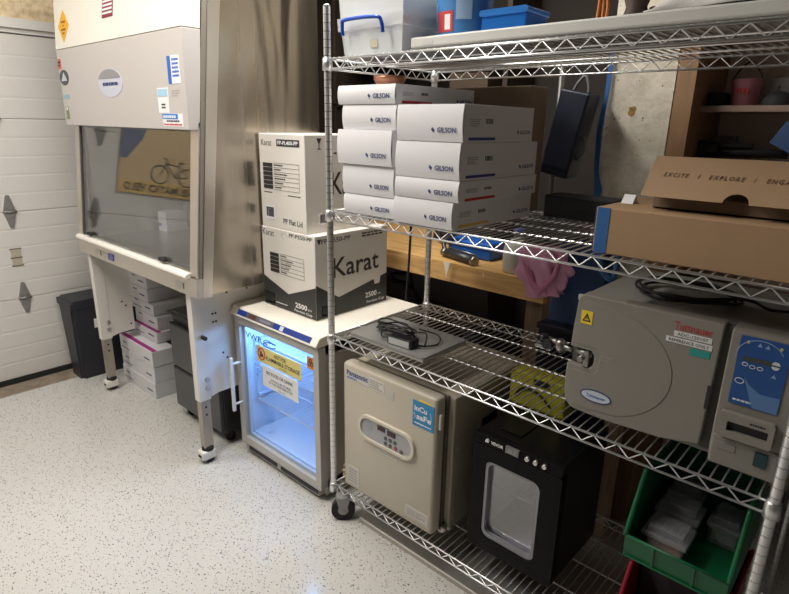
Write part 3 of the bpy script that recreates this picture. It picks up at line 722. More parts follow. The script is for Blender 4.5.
# ------------------------------------------------------------------ the wire rack
W, D = 1.48, .585
ZS = [.145, .817, 1.301, 1.816]
TOP = [z+.0065 for z in ZS]        # where things stand
def rack():
    t = thing('wire_shelving_rack', 'chrome wire shelving rack on casters with four shelves', 'shelving', (W/2,D/2,0))
    for px,py in ((0,0),(W,0),(0,D),(W,D)):
        b = B(); z = .125
        while z < 1.975:
            b.cyl((px,py,z),(px,py,z+.0238),.0127,n=20,cap=False); b.cyl((px,py,z+.0238),(px,py,z+.0254),.0117,n=20,k=1,cap=False); z += .0254
        b.cyl((px,py,z),(px,py,z+.005),.0127,.009,n=20)
        p = b.obj('post', [POST, mat('post_groove', (.10,.10,.10), .5, .8)], t)
        # swivel caster
        a = {(0,0):200,(W,0):160,(0,D):90,(W,D):20}[(px,py)]
        c,s = math.cos(math.radians(a)), math.sin(math.radians(a))
        wx,wy = px+.028*c, py+.028*s
        wx,wy = (px+.060, py-.002) if (px,py)==(0,0) else (wx,wy)
        b = B(); ax = Vector((.72,-.69,0)) if (px,py)==(0,0) else Vector((-s,c,0)); ctr = Vector((wx,wy,.05))
        fw = Vector((-ax.y,ax.x,0))
        b.cyl(ctr-ax*.014,ctr+ax*.014,.05,n=28,k=0); b.cyl(ctr-ax*.016,ctr+ax*.016,.022,n=16,k=1)
        for sg in (-1,1):
            o0 = ctr+ax*.019*sg; up = Vector((0,0,1))
            q = [o0+up*.062+fw*.03, o0+up*.062-fw*.03, o0-up*.014-fw*.010, o0-up*.014+fw*.010]
            v0 = [b.bm.verts.new(v) for v in q]; v1 = [b.bm.verts.new(v+ax*.003*sg) for v in q]
            fs = [b.bm.faces.new(v0), b.bm.faces.new(v1)]+[b.bm.faces.new((v0[i],v0[(i+1)%4],v1[(i+1)%4],v1[i])) for i in range(4)]
            bmesh.ops.recalc_face_normals(b.bm, faces=fs); b._mi(fs,1)
            b.cyl(o0,o0+ax*.007*sg,.008,n=10,k=1)
        b.cyl(ctr+Vector((0,0,.06)),ctr+Vector((0,0,.068)),.03,n=20,k=1)
        b.cyl((px,py,.112),(px,py,.128),.017,n=16,k=0)
        b.obj('caster', [RUBBER, ZINC], t)
    for k,z in enumerate(ZS):
        b = B()
        n = 57
        for i in range(n):
            x = .03+(W-.06)*i/(n-1)
            b.cyl((x,.0,z+.0035),(x,D,z+.0035),.0022,n=6)
        for y in (D*.25,D*.5,D*.75): b.cyl((0,y,z-.0015),(W,y,z-.0015),.003,n=6)
        sh = b.obj('shelf', CHROME, t)
        lo = z-.031
        def side(p,q):
            p = Vector(p); q = Vector(q); d = (q-p); L = d.length; d.normalize(); b = B()
            P0 = p+d*.012; Q0 = q-d*.012
            b.cyl(P0+Vector((0,0,z)),Q0+Vector((0,0,z)),.0034,n=8); b.cyl(P0+Vector((0,0,lo)),Q0+Vector((0,0,lo)),.0034,n=8)
            m = max(2, round(L/.068)); pts = []
            for i in range(m):
                a = .03+(L-.06)*i/m; c = .03+(L-.06)*(i+.5)/m
                pts += [p+d*a+Vector((0,0,z-.001)), p+d*c+Vector((0,0,lo+.001))]
            pts.append(p+d*(L-.03)+Vector((0,0,z-.001)))
            b.tube(pts,.0024,6); b.obj('truss', CHROME, sh)
        side((0,0,0),(W,0,0)); side((0,D,0),(W,D,0)); side((0,0,0),(0,D,0)); side((W,0,0),(W,D,0))
        for px,py in ((0,0),(W,0),(0,D),(W,D)):
            b = B(); b.lathe([(.0128,lo-.006),(.0185,lo-.004),(.0165,z+.004),(.0128,z+.006)],(px,py,0),n=20); b.obj('collar', POST, sh)
    return t
rack()

# ------------------------------------------------------------------ shelf 2: white cartons
def gilson(label, x0,x1,y0,y1,z0,z1, bar, skew=0.):
    t = thing('white_carton', label, 'carton', ((x0+x1)/2,y0,z0), 'white pipette cartons on the rack')
    zt = z1-.0008
    b = B(); b.box(x0,x1,y0,y1,z0,zt,bev=.0015)
    b.obj('body', CARTON, t)
    # tucked front flap, a little bowed
    b = B()
    def f(u,v):
        return Vector((x0+.001+(x1-x0-.002)*u, y0-.002-.006*math.sin(math.pi*v)**.8, z0+.001+(zt-z0-.0015)*v))
    b.grid(f,2,9); b.box(x0+.001,x1-.001,y0-.002,y0+.001,z0+.001,zt-.0005); b.obj('front_flap', CARTON, t)
    h = zt-z0; m = z0+h*.5; yy = y0-.0085; w = x1-x0
    zl = z0+min(.026,h*.3)
    tF('GILSON', x0+w*.64,x0+w*.91,zl,zl+.015,yy,t,NAVYINK,bold=.02)
    b = B(); b.prism([(x0+w*.565,zl+.015),(x0+w*.595,zl+.008),(x0+w*.58,zl+.001),(x0+w*.55,zl+.008)],'y',yy-.0006,yy+.002); b.obj('logo_mark', NAVYINK, t)
    fine_print('F', x0+w*.10,x0+w*.26,zl,zl+.006,yy+.003,t,mat('grey_ink', (.4,.38,.36), .6),1)
    d = y1-y0
    if bar:
        bm_ = {'blue':mat('bar_blue', (.03,.06,.28), .5),'red':REDINK,'yellow':YELLOWINK}[bar]
        stR('colour_bar', y0+d*.06,y0+d*.42,z0+h*.06,z0+h*.06+.008,x1,bm_,t,t=.0008)
        stR('barcode_label', y0+d*.27,y0+d*.38,z0+h*.48,z0+h*.66,x1,PAPER,t,t=.0006)
        b = B(); p = y0+d*.28; random.seed(int(z0*1e4))
        while p < y0+d*.37: b.box(x1+.0006,x1+.0011,p,p+.0016,z0+h*.50,z0+h*.64); p += random.choice((.0028,.004,.0034))
        b.obj('barcode', INK, t)
        fine_print('R', y0+d*.07,y0+d*.2,z0+h*.42,z0+h*.64,x1,t,mat('grey_ink', (.4,.38,.36), .6),4)
        tR('GILSON', y0+d*.79,y0+d*.96,z0+h*.22,z0+h*.22+.012,x1,t,NAVYINK,bold=.02)
        b = B(); b.prism([(y0+d*.755,z0+h*.22+.012),(y0+d*.775,z0+h*.22+.006),(y0+d*.765,z0+h*.22),(y0+d*.745,z0+h*.22+.006)],'x',x1,x1+.001); b.obj('logo_mark', NAVYINK, t)
    return t
z2 = TOP[2]
gilson('white carton at the bottom of the left stack of white cartons',.074,.317,.008,.37,z2,1.376,'yellow')
gilson('white carton second from the bottom of the left stack',.071,.315,.006,.37,1.376,1.477,'red')
gilson('tall white carton standing proud of the others in the middle of the left stack',.056,.311,-.004,.36,1.477,1.591,'blue')
gilson('white carton just under the topmost one of the left stack',.070,.318,.008,.37,1.591,1.670,'blue')
gilson('flat white carton with a red stripe, on top of the left stack',.052,.316,.004,.422,1.670,1.731,'red')
gilson('white carton with yellow stripe, lowest of the right stack, on the wire shelf',.333,.569,-.014,.44,z2,1.391,'yellow')
gilson('white carton with red stripe, second from the bottom of the right stack',.338,.588,-.014,.43,1.391,1.455,'red')
gilson('white carton with blue stripe, second from the top of the right stack',.338,.587,-.014,.42,1.455,1.563,'blue')
gilson('white carton with blue stripe, topmost of the right stack',.341,.592,-.014,.37,1.563,1.669,'blue')

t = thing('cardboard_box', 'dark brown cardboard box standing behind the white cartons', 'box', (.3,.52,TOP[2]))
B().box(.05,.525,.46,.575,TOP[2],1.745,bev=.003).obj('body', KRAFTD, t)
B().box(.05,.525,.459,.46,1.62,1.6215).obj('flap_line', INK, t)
t = thing('copper_item', 'small copper-toned rounded item lying on the flat white carton under the top shelf', 'bowl', (.15,.15,1.731))
B().lathe([(.02,.0),(.045,.008),(.056,.025),(.055,.036),(.05,.036),(.04,.012),(.0,.006)],(.15,.15,1.7312),n=28).obj('item_body', mat('copper', (.62,.30,.19), .3, .9), t)  # rounded copper-toned shape above the topmost carton

# brown mailers at the right
def long_box():
    t = thing('long_cardboard_box', 'long brown cardboard box with blue tape on its left end, on the second shelf', 'box', (1.3,.15,TOP[2]))
    x0,x1,y0,y1,z0,z1 = .985,1.70,.022,.33,TOP[2],1.422
    B().box(x0,x1,y0,y1,z0,z1,bev=.003).obj('body', KRAFT, t)
    TAPE = mat('blue_tape', (.03,.12,.33), .45)
    b = B(); b.box(x0+.004,x0+.036,y0-.0012,y0,z0+.001,z1); b.box(x0-.001,x0,y0,y0+.03,z0+.002,z1); b.obj('tape', TAPE, t)
    B().prism([(.145,z1),(.185,z1),(.165,z1+.022)],'x',x0+.012,x0+.042).obj('paper_label', PAPER, t)
long_box()
def mailer():
    z0 = 1.4235
    t = thing('mailer_box', 'flat brown mailer box with a tilted open lid lettered EXCITE EXPLORE', 'box', (1.35,.25,z0))
    b = B(); b.box(1.09,1.60,.11,.112,z0,1.455); b.box(1.09,1.60,.328,.33,z0,1.455); b.box(1.09,1.093,.112,.328,z0,1.455); b.box(1.597,1.60,.112,.328,z0,1.455); b.box(1.09,1.60,.11,.33,z0,z0+.003)
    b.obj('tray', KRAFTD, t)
    # lid: sloping front panel with thumb notch + roof panel sloping back
    pl = lambda x,s: Vector((x, .062+.078*s, 1.4555+.092*s))
    b = B()
    nx = []
    for i in range(13): a = math.pi*i/12; nx.append((1.278-.026*math.cos(a), .0+.22*math.sin(a)))
    out = [(1.072,0)]+nx+[(1.60,0),(1.60,1),(1.073,1)]
    f0 = [b.bm.verts.new(pl(*p)) for p in out]; f1 = [b.bm.verts.new(pl(*p)+Vector((0,.003,-.001))) for p in out]
    fs = [b.bm.faces.new(f0), b.bm.faces.new(f1)]; n = len(out)
    for i in range(n): fs.append(b.bm.faces.new((f0[i],f1[i],f1[(i+1)%n],f0[(i+1)%n])))
    # roof
    A = [pl(1.073,1),pl(1.60,1),Vector((1.60,.33,1.462)),Vector((1.085,.33,1.462))]
    g0 = [b.bm.verts.new(v) for v in A]; g1 = [b.bm.verts.new(v-Vector((0,0,.003))) for v in A]
    fs += [b.bm.faces.new(g0), b.bm.faces.new(g1)]+[b.bm.faces.new((g0[i],g0[(i+1)%4],g1[(i+1)%4],g1[i])) for i in range(4)]
    bmesh.ops.recalc_face_normals(b.bm, faces=fs)
    lid = b.obj('lid', KRAFT, t)
    up = (pl(0,1)-pl(0,0)).normalized()
    for s,xa,xb in (('EXCITE',1.107,1.163),('|',1.183,1.1875),('EXPLORE',1.207,1.281),('|',1.298,1.3025),('ENGAGE',1.322,1.389)):
        text(s, pl(xa,.50)+Vector((0,-.001,0)), (xb-xa,0,0), up*.012, lid, mat('brown_ink3', (.10,.045,.025), .6), shear=.25, bold=.01, space=1.4)
mailer()

# ------------------------------------------------------------------ top shelf
def tote():
    t = thing('storage_tote', 'clear plastic storage tote with a blue carrying handle on the top shelf', 'storage box', (.17,.25,TOP[3]))
    CL = mat_glass('clear_plastic', (.93,.95,.97), .12, extra=.04, body=(.95,.96,.96), body_fac=.45)
    x0,x1,y0,y1,z0,z1 = .03,.312,.03,.45,TOP[3],2.02
    b = B()
    P = lambda z,o: [(x0+.012-o,y0+.012-o,z),(x1-.012+o,y0+.012-o,z),(x1-.012+o,y1-.012+o,z),(x0+.012-o,y1-.012+o,z)]
    R = [P(z0,0),P(1.90,.008),P(1.902,.016),P(1.94,.018),P(1.942,.010),P(z1,.014),P(z1,.010),P(1.90,.004),P(z0+.004,-.003)]
    V = [[b.bm.verts.new(p) for p in r] for r in R]
    b.bm.faces.new(V[0]); b.bm.faces.new(V[-1])
    for q in range(len(V)-1):
        for i in range(4): b.bm.faces.new((V[q][i],V[q][(i+1)%4],V[q+1][(i+1)%4],V[q+1][i]))
    bmesh.ops.recalc_face_normals(b.bm, faces=b.bm.faces[:]); b.obj('tub', CL, t)
    b = B(); b.prism(rrect(x0-.004,x1+.004,2.012,2.04,.008),'y',y0-.008,y1+.008); b.obj('lid', CL, t)
    hz = 1.925; yh = y0-.02
    b = B(); b.tube(smooth_path([(.066,yh,hz-.040),(.069,yh-.004,hz-.008),(.09,yh-.010,hz+.004),(.222,yh-.010,hz+.002),(.244,yh-.004,hz-.012),(.248,yh,hz-.044)],5),.006,10); b.obj('handle', mat('handle_blue', (.01,.07,.45), .35), t)
    stF('paper_tag', .165,.20,1.845,1.868,y0+.008, mat('tan_tag', (.55,.50,.38), .6), t)
    # things inside, seen blurred through the wall
    b = B(); random.seed(3)
    for i in range(6):
        xx = .05+.038*i; b.box(xx,xx+.03,.06+.01*(i%2),.40,z0+.006,1.88+.02*(i%3),bev=.003)
    b.obj('contents', mat('pale_contents', (.92,.92,.91), .6), t)['kind'] = 'stuff'
    b = B(); b.box(.055,.28,.07,.40,1.94,1.985,bev=.004); b.obj('packet', mat('pale_packet', (.85,.86,.88), .5), t)
tote()
def long_panel():
    t = thing('folded_table', 'long flat white folded table lying across the top shelf', 'table', (1.0,.2,TOP[3]))
    z0 = TOP[3]
    b = B(); b.box(.332,1.62,.045,.40,z0+.010,z0+.040,bev=.005); b.obj('table_top', mat('offwhite_plastic', (.62,.61,.58), .5), t)
    b = B(); b.box(.326,1.62,.052,.39,z0,z0+.010); b.obj('edge_frame', mat('grey_edge', (.36,.35,.34), .5), t)
    for x in (.40,1.55): B().box(x-.02,x+.02,.044,.0465,z0+.016,z0+.028).obj('clip', GREYLAB, t)
long_panel()
zt = TOP[3]+.0405
def bucket():
    t = thing('plastic_bucket', 'white plastic bucket with a blue printed wrap on the top shelf', 'bucket', (.405,.22,zt))
    c = (.418,.20,zt)
    b = B(); b.lathe([(.078,0),(.082,.004),(.090,.19),(.095,.192),(.095,.204),(.089,.204),(.086,.19),(.078,.006),(0,.005)],c,n=36); b.obj('pail', mat('white_pail', (.78,.76,.70), .4), t)
    r = lambda h: .0828+.0080*h/.19
    b = B(); b.grid(lambda u,v: Vector((c[0]+r(.012+.125*v)*math.cos(2*math.pi*u), c[1]+r(.012+.125*v)*math.sin(2*math.pi*u), c[2]+.012+.125*v)),36,3,close_u=True); b.obj('wrap', mat('bucket_blue', (.06,.22,.52), .4), t)
    def curve(a0,a1,h0,h1,m,name):
        b = B(); b.grid(lambda u,v: Vector((c[0]+(r(h0+(h1-h0)*v)+.0012)*math.sin(math.radians(a0+(a1-a0)*u)), c[1]-(r(h0+(h1-h0)*v)+.0012)*math.cos(math.radians(a0+(a1-a0)*u)), c[2]+h0+(h1-h0)*v)),8,2); return b.obj(name,m,t)
    curve(-30,12,.018,.075,mat('bucket_red', (.60,.06,.06), .4),'red_block'); curve(-8,6,.024,.066,PAPER,'white_streak')
    curve(18,50,.05,.11,mat('bucket_pale', (.35,.50,.75), .4),'text_block'); curve(-60,-36,.05,.10,mat('bucket_pale', (.35,.50,.75), .4),'text_block')
bucket()
def blue_bin():
    t = thing('plastic_bin', 'translucent blue plastic box with rounded end on the top shelf', 'storage box', (.63,.24,zt))
    b = B(); b.prism(rrect(.515,.665,zt,zt+.062,.02),'y',.15,.27,bev=.004); b.obj('tub', mat_glass('blue_translucent', (.2,.5,.95), .08, extra=.03, body=(.03,.22,.72), body_fac=.6), t)
    b = B(); b.prism(rrect(.51,.67,zt+.052,zt+.070,.008),'y',.145,.275); b.obj('lid', mat_glass('blue_lid', (.2,.5,.9), .1, extra=.05, body=(.05,.25,.70), body_fac=.7), t)
blue_bin()
def cloth():
    t = thing('folded_cloth', 'rumpled pale grey cloth lying on the folded table at the right', 'cloth', (1.35,.2,zt))
    random.seed(11)
    def f(u,v):
        x = 1.02+.58*u; y = .06+.30*v
        e = min(u,1-u,v,1-v)*6; e = min(1,e)
        h = (.040+.014*math.sin(11*u+3*v)+.010*math.sin(23*u-9*v)+.008*math.sin(17*v+5*u))*e
        return Vector((x+.01*math.sin(9*v), y+.012*math.sin(14*u), zt+.002+max(h,0)))
    b = B(); b.grid(f,48,24); ob = b.obj('cloth_body', mat('grey_cloth', (.50,.48,.46), .85, bump=(120,.2)), t)
    m = ob.modifiers.new('s','SOLIDIFY'); m.thickness = .002; m.offset = 1
cloth()
t = thing('brown_figurine', 'small dark brown lumpy object on the folded table before the pillar', 'ornament', (.93,.25,zt))
b = B(); b.lathe([(.03,0),(.034,.02),(.026,.05),(.034,.075),(.028,.10),(.012,.115),(0,.118)],(.93,.25,zt),n=18); b.lathe([(.016,0),(.024,.02),(.01,.045),(0,.048)],(.975,.25,zt),n=14); b.obj('figure', mat('dark_brown', (.06,.035,.03), .6), t)
b = B()
b.tube(smooth_path([(.80,.30,zt+.006),(.805,.30,zt+.09),(.80,.30,zt+.17),(.81,.305,zt+.175),(.815,.305,zt+.08),(.82,.30,zt+.004),(.835,.29,zt+.06),(.825,.29,zt+.12)],8),.004,8)
tag(b.obj('orange_cord', mat('orange_cord', (.60,.19,.03), .5)), 'orange coiled cord standing on the top shelf beside the pillar', 'cord')

# ------------------------------------------------------------------ shelf 3: laptop, charger, autoclave
z3 = TOP[1]
def laptop():
    t = thing('laptop', 'closed grey laptop lying on the third shelf above the beige incubator', 'laptop', (.26,.16,z3))
    LG = mat('laptop_grey', (.30,.295,.28), .42, .3)
    B().box(.072,.438,.030,.285,z3,z3+.010,bev=.003).obj('base', mat('laptop_edge', (.42,.41,.39), .4,.3), t)
    b = B(); b.prism(rrect(.071,.439,.029,.286,.012),'z',z3+.0105,z3+.018); b.obj('screen_lid', LG, t)
laptop()
def charger():
    zl = z3+.018
    t = thing('power_adapter', 'black power adapter with coiled cord resting on the closed laptop', 'power adapter', (.27,.12,zl))
    b = B(); b.box(-.055,.055,-.026,.026,0,.032,bev=.005)
    o = b.obj('brick', BLACK, t, world=False); o.rotation_euler = (0,0,math.radians(4)); o.location = (.035,-.045,0)
    b = B(); b.box(-.046,.046,-.0272,-.0262,.004,.028); o2 = b.obj('rating_label', mat('silver_label', (.52,.52,.52), .4), t, world=False); o2.rotation_euler = o.rotation_euler; o2.location = o.location
    b = B(); random.seed(5)
    pts = []
    for i in range(70):
        a = i*.52; pts.append((.22+.085*math.cos(a)+.008*math.sin(i*1.7), .13+.032*math.sin(a)+.006*math.cos(i*2.3), zl+.012+.030*(i/70)+.006*math.sin(i*.9)))
    b.tube(smooth_path(pts,3),.0032,6)
    b.tube(smooth_path([(.25,.065,zl+.016),(.215,.06,zl+.014),(.195,.08,zl+.02),(.21,.11,zl+.03),(.26,.12,zl+.03)],6),.003,6)
    b.tube(smooth_path([(.36,.08,zl+.016),(.385,.10,zl+.010),(.40,.16,zl+.006),(.37,.20,zl+.02),(.30,.17,zl+.035)],6),.003,6)
    b.tube(smooth_path([(.30,.13,zl+.03),(.36,.135,zl+.045),(.385,.11,zl+.03),(.385,.10,zl+.006)],6),.003,6)
    b.obj('cord', BLACK, t)
charger()
b = B(); b.tube(smooth_path([(-.034,.50,1.262),(-.036,.50,1.15),(-.038,.495,1.0),(-.041,.49,.90),(-.044,.49,.838)],6),.0055,8)
b.tube(smooth_path([(-.034,.50,1.262),(-.033,.50,1.285),(-.024,.50,1.297),(-.010,.50,1.299)],4),.0055,8)
tag(b.obj('hanging_cable', BLACK), 'black cable hanging down behind the printed carton from the second shelf', 'cable')

def autoclave():
    t = thing('autoclave', 'beige tabletop autoclave with a rounded door and blue keypad on the third shelf', 'autoclave', (1.2,.28,z3))
    AC = mat('autoclave_beige', (.238,.222,.196), .38); AT = mat('autoclave_top', (.25,.24,.22), .4)
    z0 = z3+.012; zt_ = 1.168
    B().box(.945,1.47,.085,.53,z0,zt_,bev=.006).obj('housing', AT, t)
    b = B()
    for x in (.98,1.43):
        for y in (.12,.49): b.cyl((x,y,z3),(x,y,z0+.002),.014,n=12)
    b.obj('foot', RUBBER, t)
    B().box(.94,1.472,.078,.09,1.156,1.172,bev=.002).obj('top_edge', ALU, t)
    # door cover: outline with cut corner and side notch, dished front
    out = [(1.310,1.186),(1.304,.872),(1.215,.853),(1.08,.846),(1.0,.848),(.968,.852),(.953,.868),(.947,.893),(.944,.94),(.945,.982),
           (1.008,.982),(1.016,.990),(1.020,1.005),(1.018,1.022),(1.010,1.032),(.950,1.032),(.952,1.09),(.957,1.16),(.961,1.177),(.970,1.186)]
    b = B(); b.prism(out,'y',.042,.084,bev=.0035); d = b.obj('door', AC, t)
    # raised dome panel: everything left of a sweeping arc
    arc = [(.985,1.172)]+[(1.03+.190*math.sin(math.radians(a)), 1.012+.152*math.cos(math.radians(a))) for a in range(20,161,10)]
    arc += [(1.0,.862),(.972,.868),(.960,.890),(.957,.968),(1.022,.968),(1.034,.985),(1.036,1.025),(1.024,1.044),(.963,1.046),(.966,1.10),(.972,1.16)]
    b = B(); b.prism(arc,'y',.0404,.046,bev=.0014); b.obj('door_dome', AC, d)
    B().box(1.299,1.307,.0405,.043,.97,1.03).obj('pull_slot', INK, d)
    B().box(1.300,1.326,.062,.085,.86,1.178).obj('gap_shade_strip', mat('gap_shade', (.10,.095,.09), .6), t)  # dark strip puts the shade of the door gap into colour
    # latch assembly in the notch
    b = B(); b.box(.952,1.02,.060,.083,.984,1.03,0); b.cyl((.965,.055,1.018),(1.012,.055,1.018),.009,n=12,k=1); b.cyl((.985,.03,1.005),(.985,.08,1.005),.008,n=12,k=1); b.box(.99,1.006,.04,.07,.985,1.03,1,bev=.003)
    b.cyl((.952,.06,1.012),(.895,.085,1.012),.006,n=10,k=1); b.lathe([(.011,0),(.015,.012),(.015,.028),(.010,.036)],(.905,.078,.992),n=14,k=1)
    b.obj('latch', [mat('latch_dark', (.10,.095,.09), .4, .5), mat('latch_metal', (.34,.33,.31), .38, 1.)], t)
    b = B(); b.cyl((.895,.085,1.012),(.855,.105,1.012),.006,n=10,k=1); b.cyl((.855,.09,.995),(.855,.12,.995),.016,n=14,k=0); b.box(.815,.868,.095,.112,.975,.987,1,bev=.003); b.cyl((.84,.10,1.0),(.84,.10,1.02),.012,n=12,k=0)
    b.obj('latch_knob', [BLACK, mat('latch_metal', (.34,.33,.31), .38, 1.)], t)
    # marks on the door
    y = .042
    text('Tuttnauer',(1.204,y,1.149),(.086,0,.0),(0,0,.020),d,mat('tuttnauer_red', (.45,.02,.03), .5),bold=.008)
    stF('asset_label', 1.206,1.290,1.132,1.1455,y, mat('label_tape', (.72,.72,.72), .5), d); tF('ADC-120107',1.214,1.282,1.135,1.143,y-.0013,d,INK)
    stF('notice_label', 1.190,1.293,1.115,1.1285,y, mat('label_tape', (.72,.72,.72), .5), d); tF('REFERENCE ONLY',1.197,1.287,1.118,1.1258,y-.0013,d,INK)
    stF('teal_label', 1.247,1.291,1.094,1.111,y, mat('teal_tape', (.02,.30,.27), .5), d)
    yd = .0404
    stF('warning_sticker', .972,1.003,1.106,1.143,yd, STICKY, d)
    b = B(); ring_prism(b,[(.976,1.114),(.999,1.114),(.9875,1.137)],[(.9805,1.117),(.9945,1.117),(.9875,1.131)],'y',yd-.002,yd-.0012); b.box(.9865,.9885,yd-.002,yd-.0012,1.1195,1.1275); b.obj('warning_mark', INK, d)
    b = B(); ring_prism(b,[(1.038+.044*math.cos(a*.2618),.908+.018*math.sin(a*.2618)) for a in range(24)],[(1.038+.041*math.cos(a*.2618),.908+.0155*math.sin(a*.2618)) for a in range(24)],'y',yd-.002,yd); b.obj('badge_ring', NAVYINK, d)
    B().prism([(1.038+.041*math.cos(a*.2618),.908+.0155*math.sin(a*.2618)) for a in range(24)],'y',yd-.0012,yd).obj('badge', mat('badge_pale', (.55,.60,.68), .4), d)
    tF('Tuttnauer',1.012,1.066,.903,.912,yd-.0013,d,BLUEINK,bold=.01)
    tF('ULTIMATE',1.038,1.070,1.024,1.031,yd-.0002,d,mat('grey_ink', (.4,.38,.36), .6)); tF('SAFETY',1.038,1.066,1.014,1.021,yd-.0002,d,mat('grey_ink', (.4,.38,.36), .6))
    stF('top_sticker', 1.10,1.13,1.158,1.168,.078, STICKY, t)
    # control column
    x0,x1 = 1.326,1.470
    b = B(); b.prism([(.040,z0+.05),(.040,1.178),(.055,1.184),(.10,1.184),(.10,z0),(.052,z0)],'x',x0,x1,bev=.004); cc = b.obj('control_column', AC, t)
    yk = .040
    B().prism(rrect(1.346,1.444,1.006,1.173,.004),'y',yk-.0025,yk).obj('keypad', mat('keypad_blue', (.015,.075,.27), .35), cc)
    B().prism([(1.368,1.075),(1.384,1.058),(1.405,1.045),(1.443,1.046),(1.443,1.0075),(1.395,1.0075)],'y',yk-.0032,yk-.0025).obj('keypad_sweep', mat('keypad_light', (.09,.20,.42), .4), cc)
    b = B(); b.tube([(1.389+.046*math.cos(math.radians(a)),yk-.003,1.128+.040*math.sin(math.radians(a))) for a in range(25,200,8)],.0010,5); b.obj('keypad_arc', mat('keypad_line', (.25,.38,.62), .4), cc)
    stF('keypad_display', 1.358,1.414,1.116,1.126,yk-.0025, mat('keypad_lcd', (.05,.06,.05), .3), cc)
    b = B()
    for cx,cz,r in ((1.364,1.107,.0055),(1.379,1.104,.0055),(1.394,1.104,.0055),(1.36,1.065,.009)):
        b.tube([(cx+r*math.cos(a*.3927),yk-.003,cz+r*.7*math.sin(a*.3927)) for a in range(16)],.0008,5,closed=True)
    b.obj('key_outline', mat('keypad_white', (.65,.70,.78), .4), cc)
    b = B(); b.prism([(1.4215+.0085*math.cos(a*.3142),1.119+.0095*math.sin(a*.3142)) for a in range(20)],'y',yk-.0035,yk-.0025); b.obj('start_key', mat('keypad_white', (.65,.70,.78), .4), cc)
    stF('start_key_bar', 1.4135,1.4295,1.118,1.1205,yk-.0036, INK, cc)
    b = B()
    for cx,cz in ((1.362,1.160),(1.425,1.159)): b.prism([(cx+.003*math.cos(a*.6283),cz+.004*math.sin(a*.6283)) for a in range(10)],'y',yk-.0034,yk-.0025)
    b.obj('key_lamp', mat('lamp_yellow', (.55,.48,.20), .4), cc)
    b = B()
    for cx,cz in ((1.385,1.158),(1.40,1.157),(1.422,1.094)): b.prism([(cx-.005,cz-.004),(cx+.005,cz-.004),(cx,cz+.005)],'y',yk-.0034,yk-.0025)
    b.obj('key_symbol', mat('keypad_line', (.25,.38,.62), .4), cc)
    fine_print('F',1.354,1.40,1.014,1.022,yk-.0025,cc,mat('keypad_white', (.65,.70,.78), .4),1)
    # printer slot unit
    b = B(); ring_prism(b, rrect(1.338,1.449,.924,.986,.006), rrect(1.356,1.438,.942,.966,.003),'y',.022,.044); b.box(1.350,1.444,.0330,.0395,.938,.970,1); pr_ = b.obj('printer', [AC, INK], t)
    fine_print('F',1.40,1.432,.971,.979,.022,pr_,INK,1)
    b = B(); b.box(1.330,1.468,.036,.060,z0+.006,.918,bev=.004); b.box(1.340,1.382,.0345,.037,.884,.902,0,bev=.001); base = b.obj('switch_panel', AC, t)
    B().box(1.4205,1.4465,.0315,.0365,.872,.907,bev=.001).obj('rocker_switch', mat('switch_teal', (.006,.045,.05), .3), base)
    
autoclave()
b = B()
pts = []
for i in range(64):
    a = i*.42; pts.append((1.16+.12*math.cos(a)*(1-.12*math.sin(i*.3)), .28+.10*math.sin(a)*(1-.1*math.cos(i*.41)), 1.178+.018*(i/64)+.004*math.sin(i*1.1)))
b.tube(smooth_path(pts,3),.0042,7); b.tube(smooth_path([(1.28,.29,1.19),(1.32,.31,1.182),(1.36,.27,1.18),(1.42,.30,1.18)],5),.0042,7); b.box(1.40,1.45,.285,.312,1.1735,1.195,bev=.004)
tag(b.obj('coiled_power_cable', BLACK), 'black power cable coiled on top of the beige autoclave', 'cable')

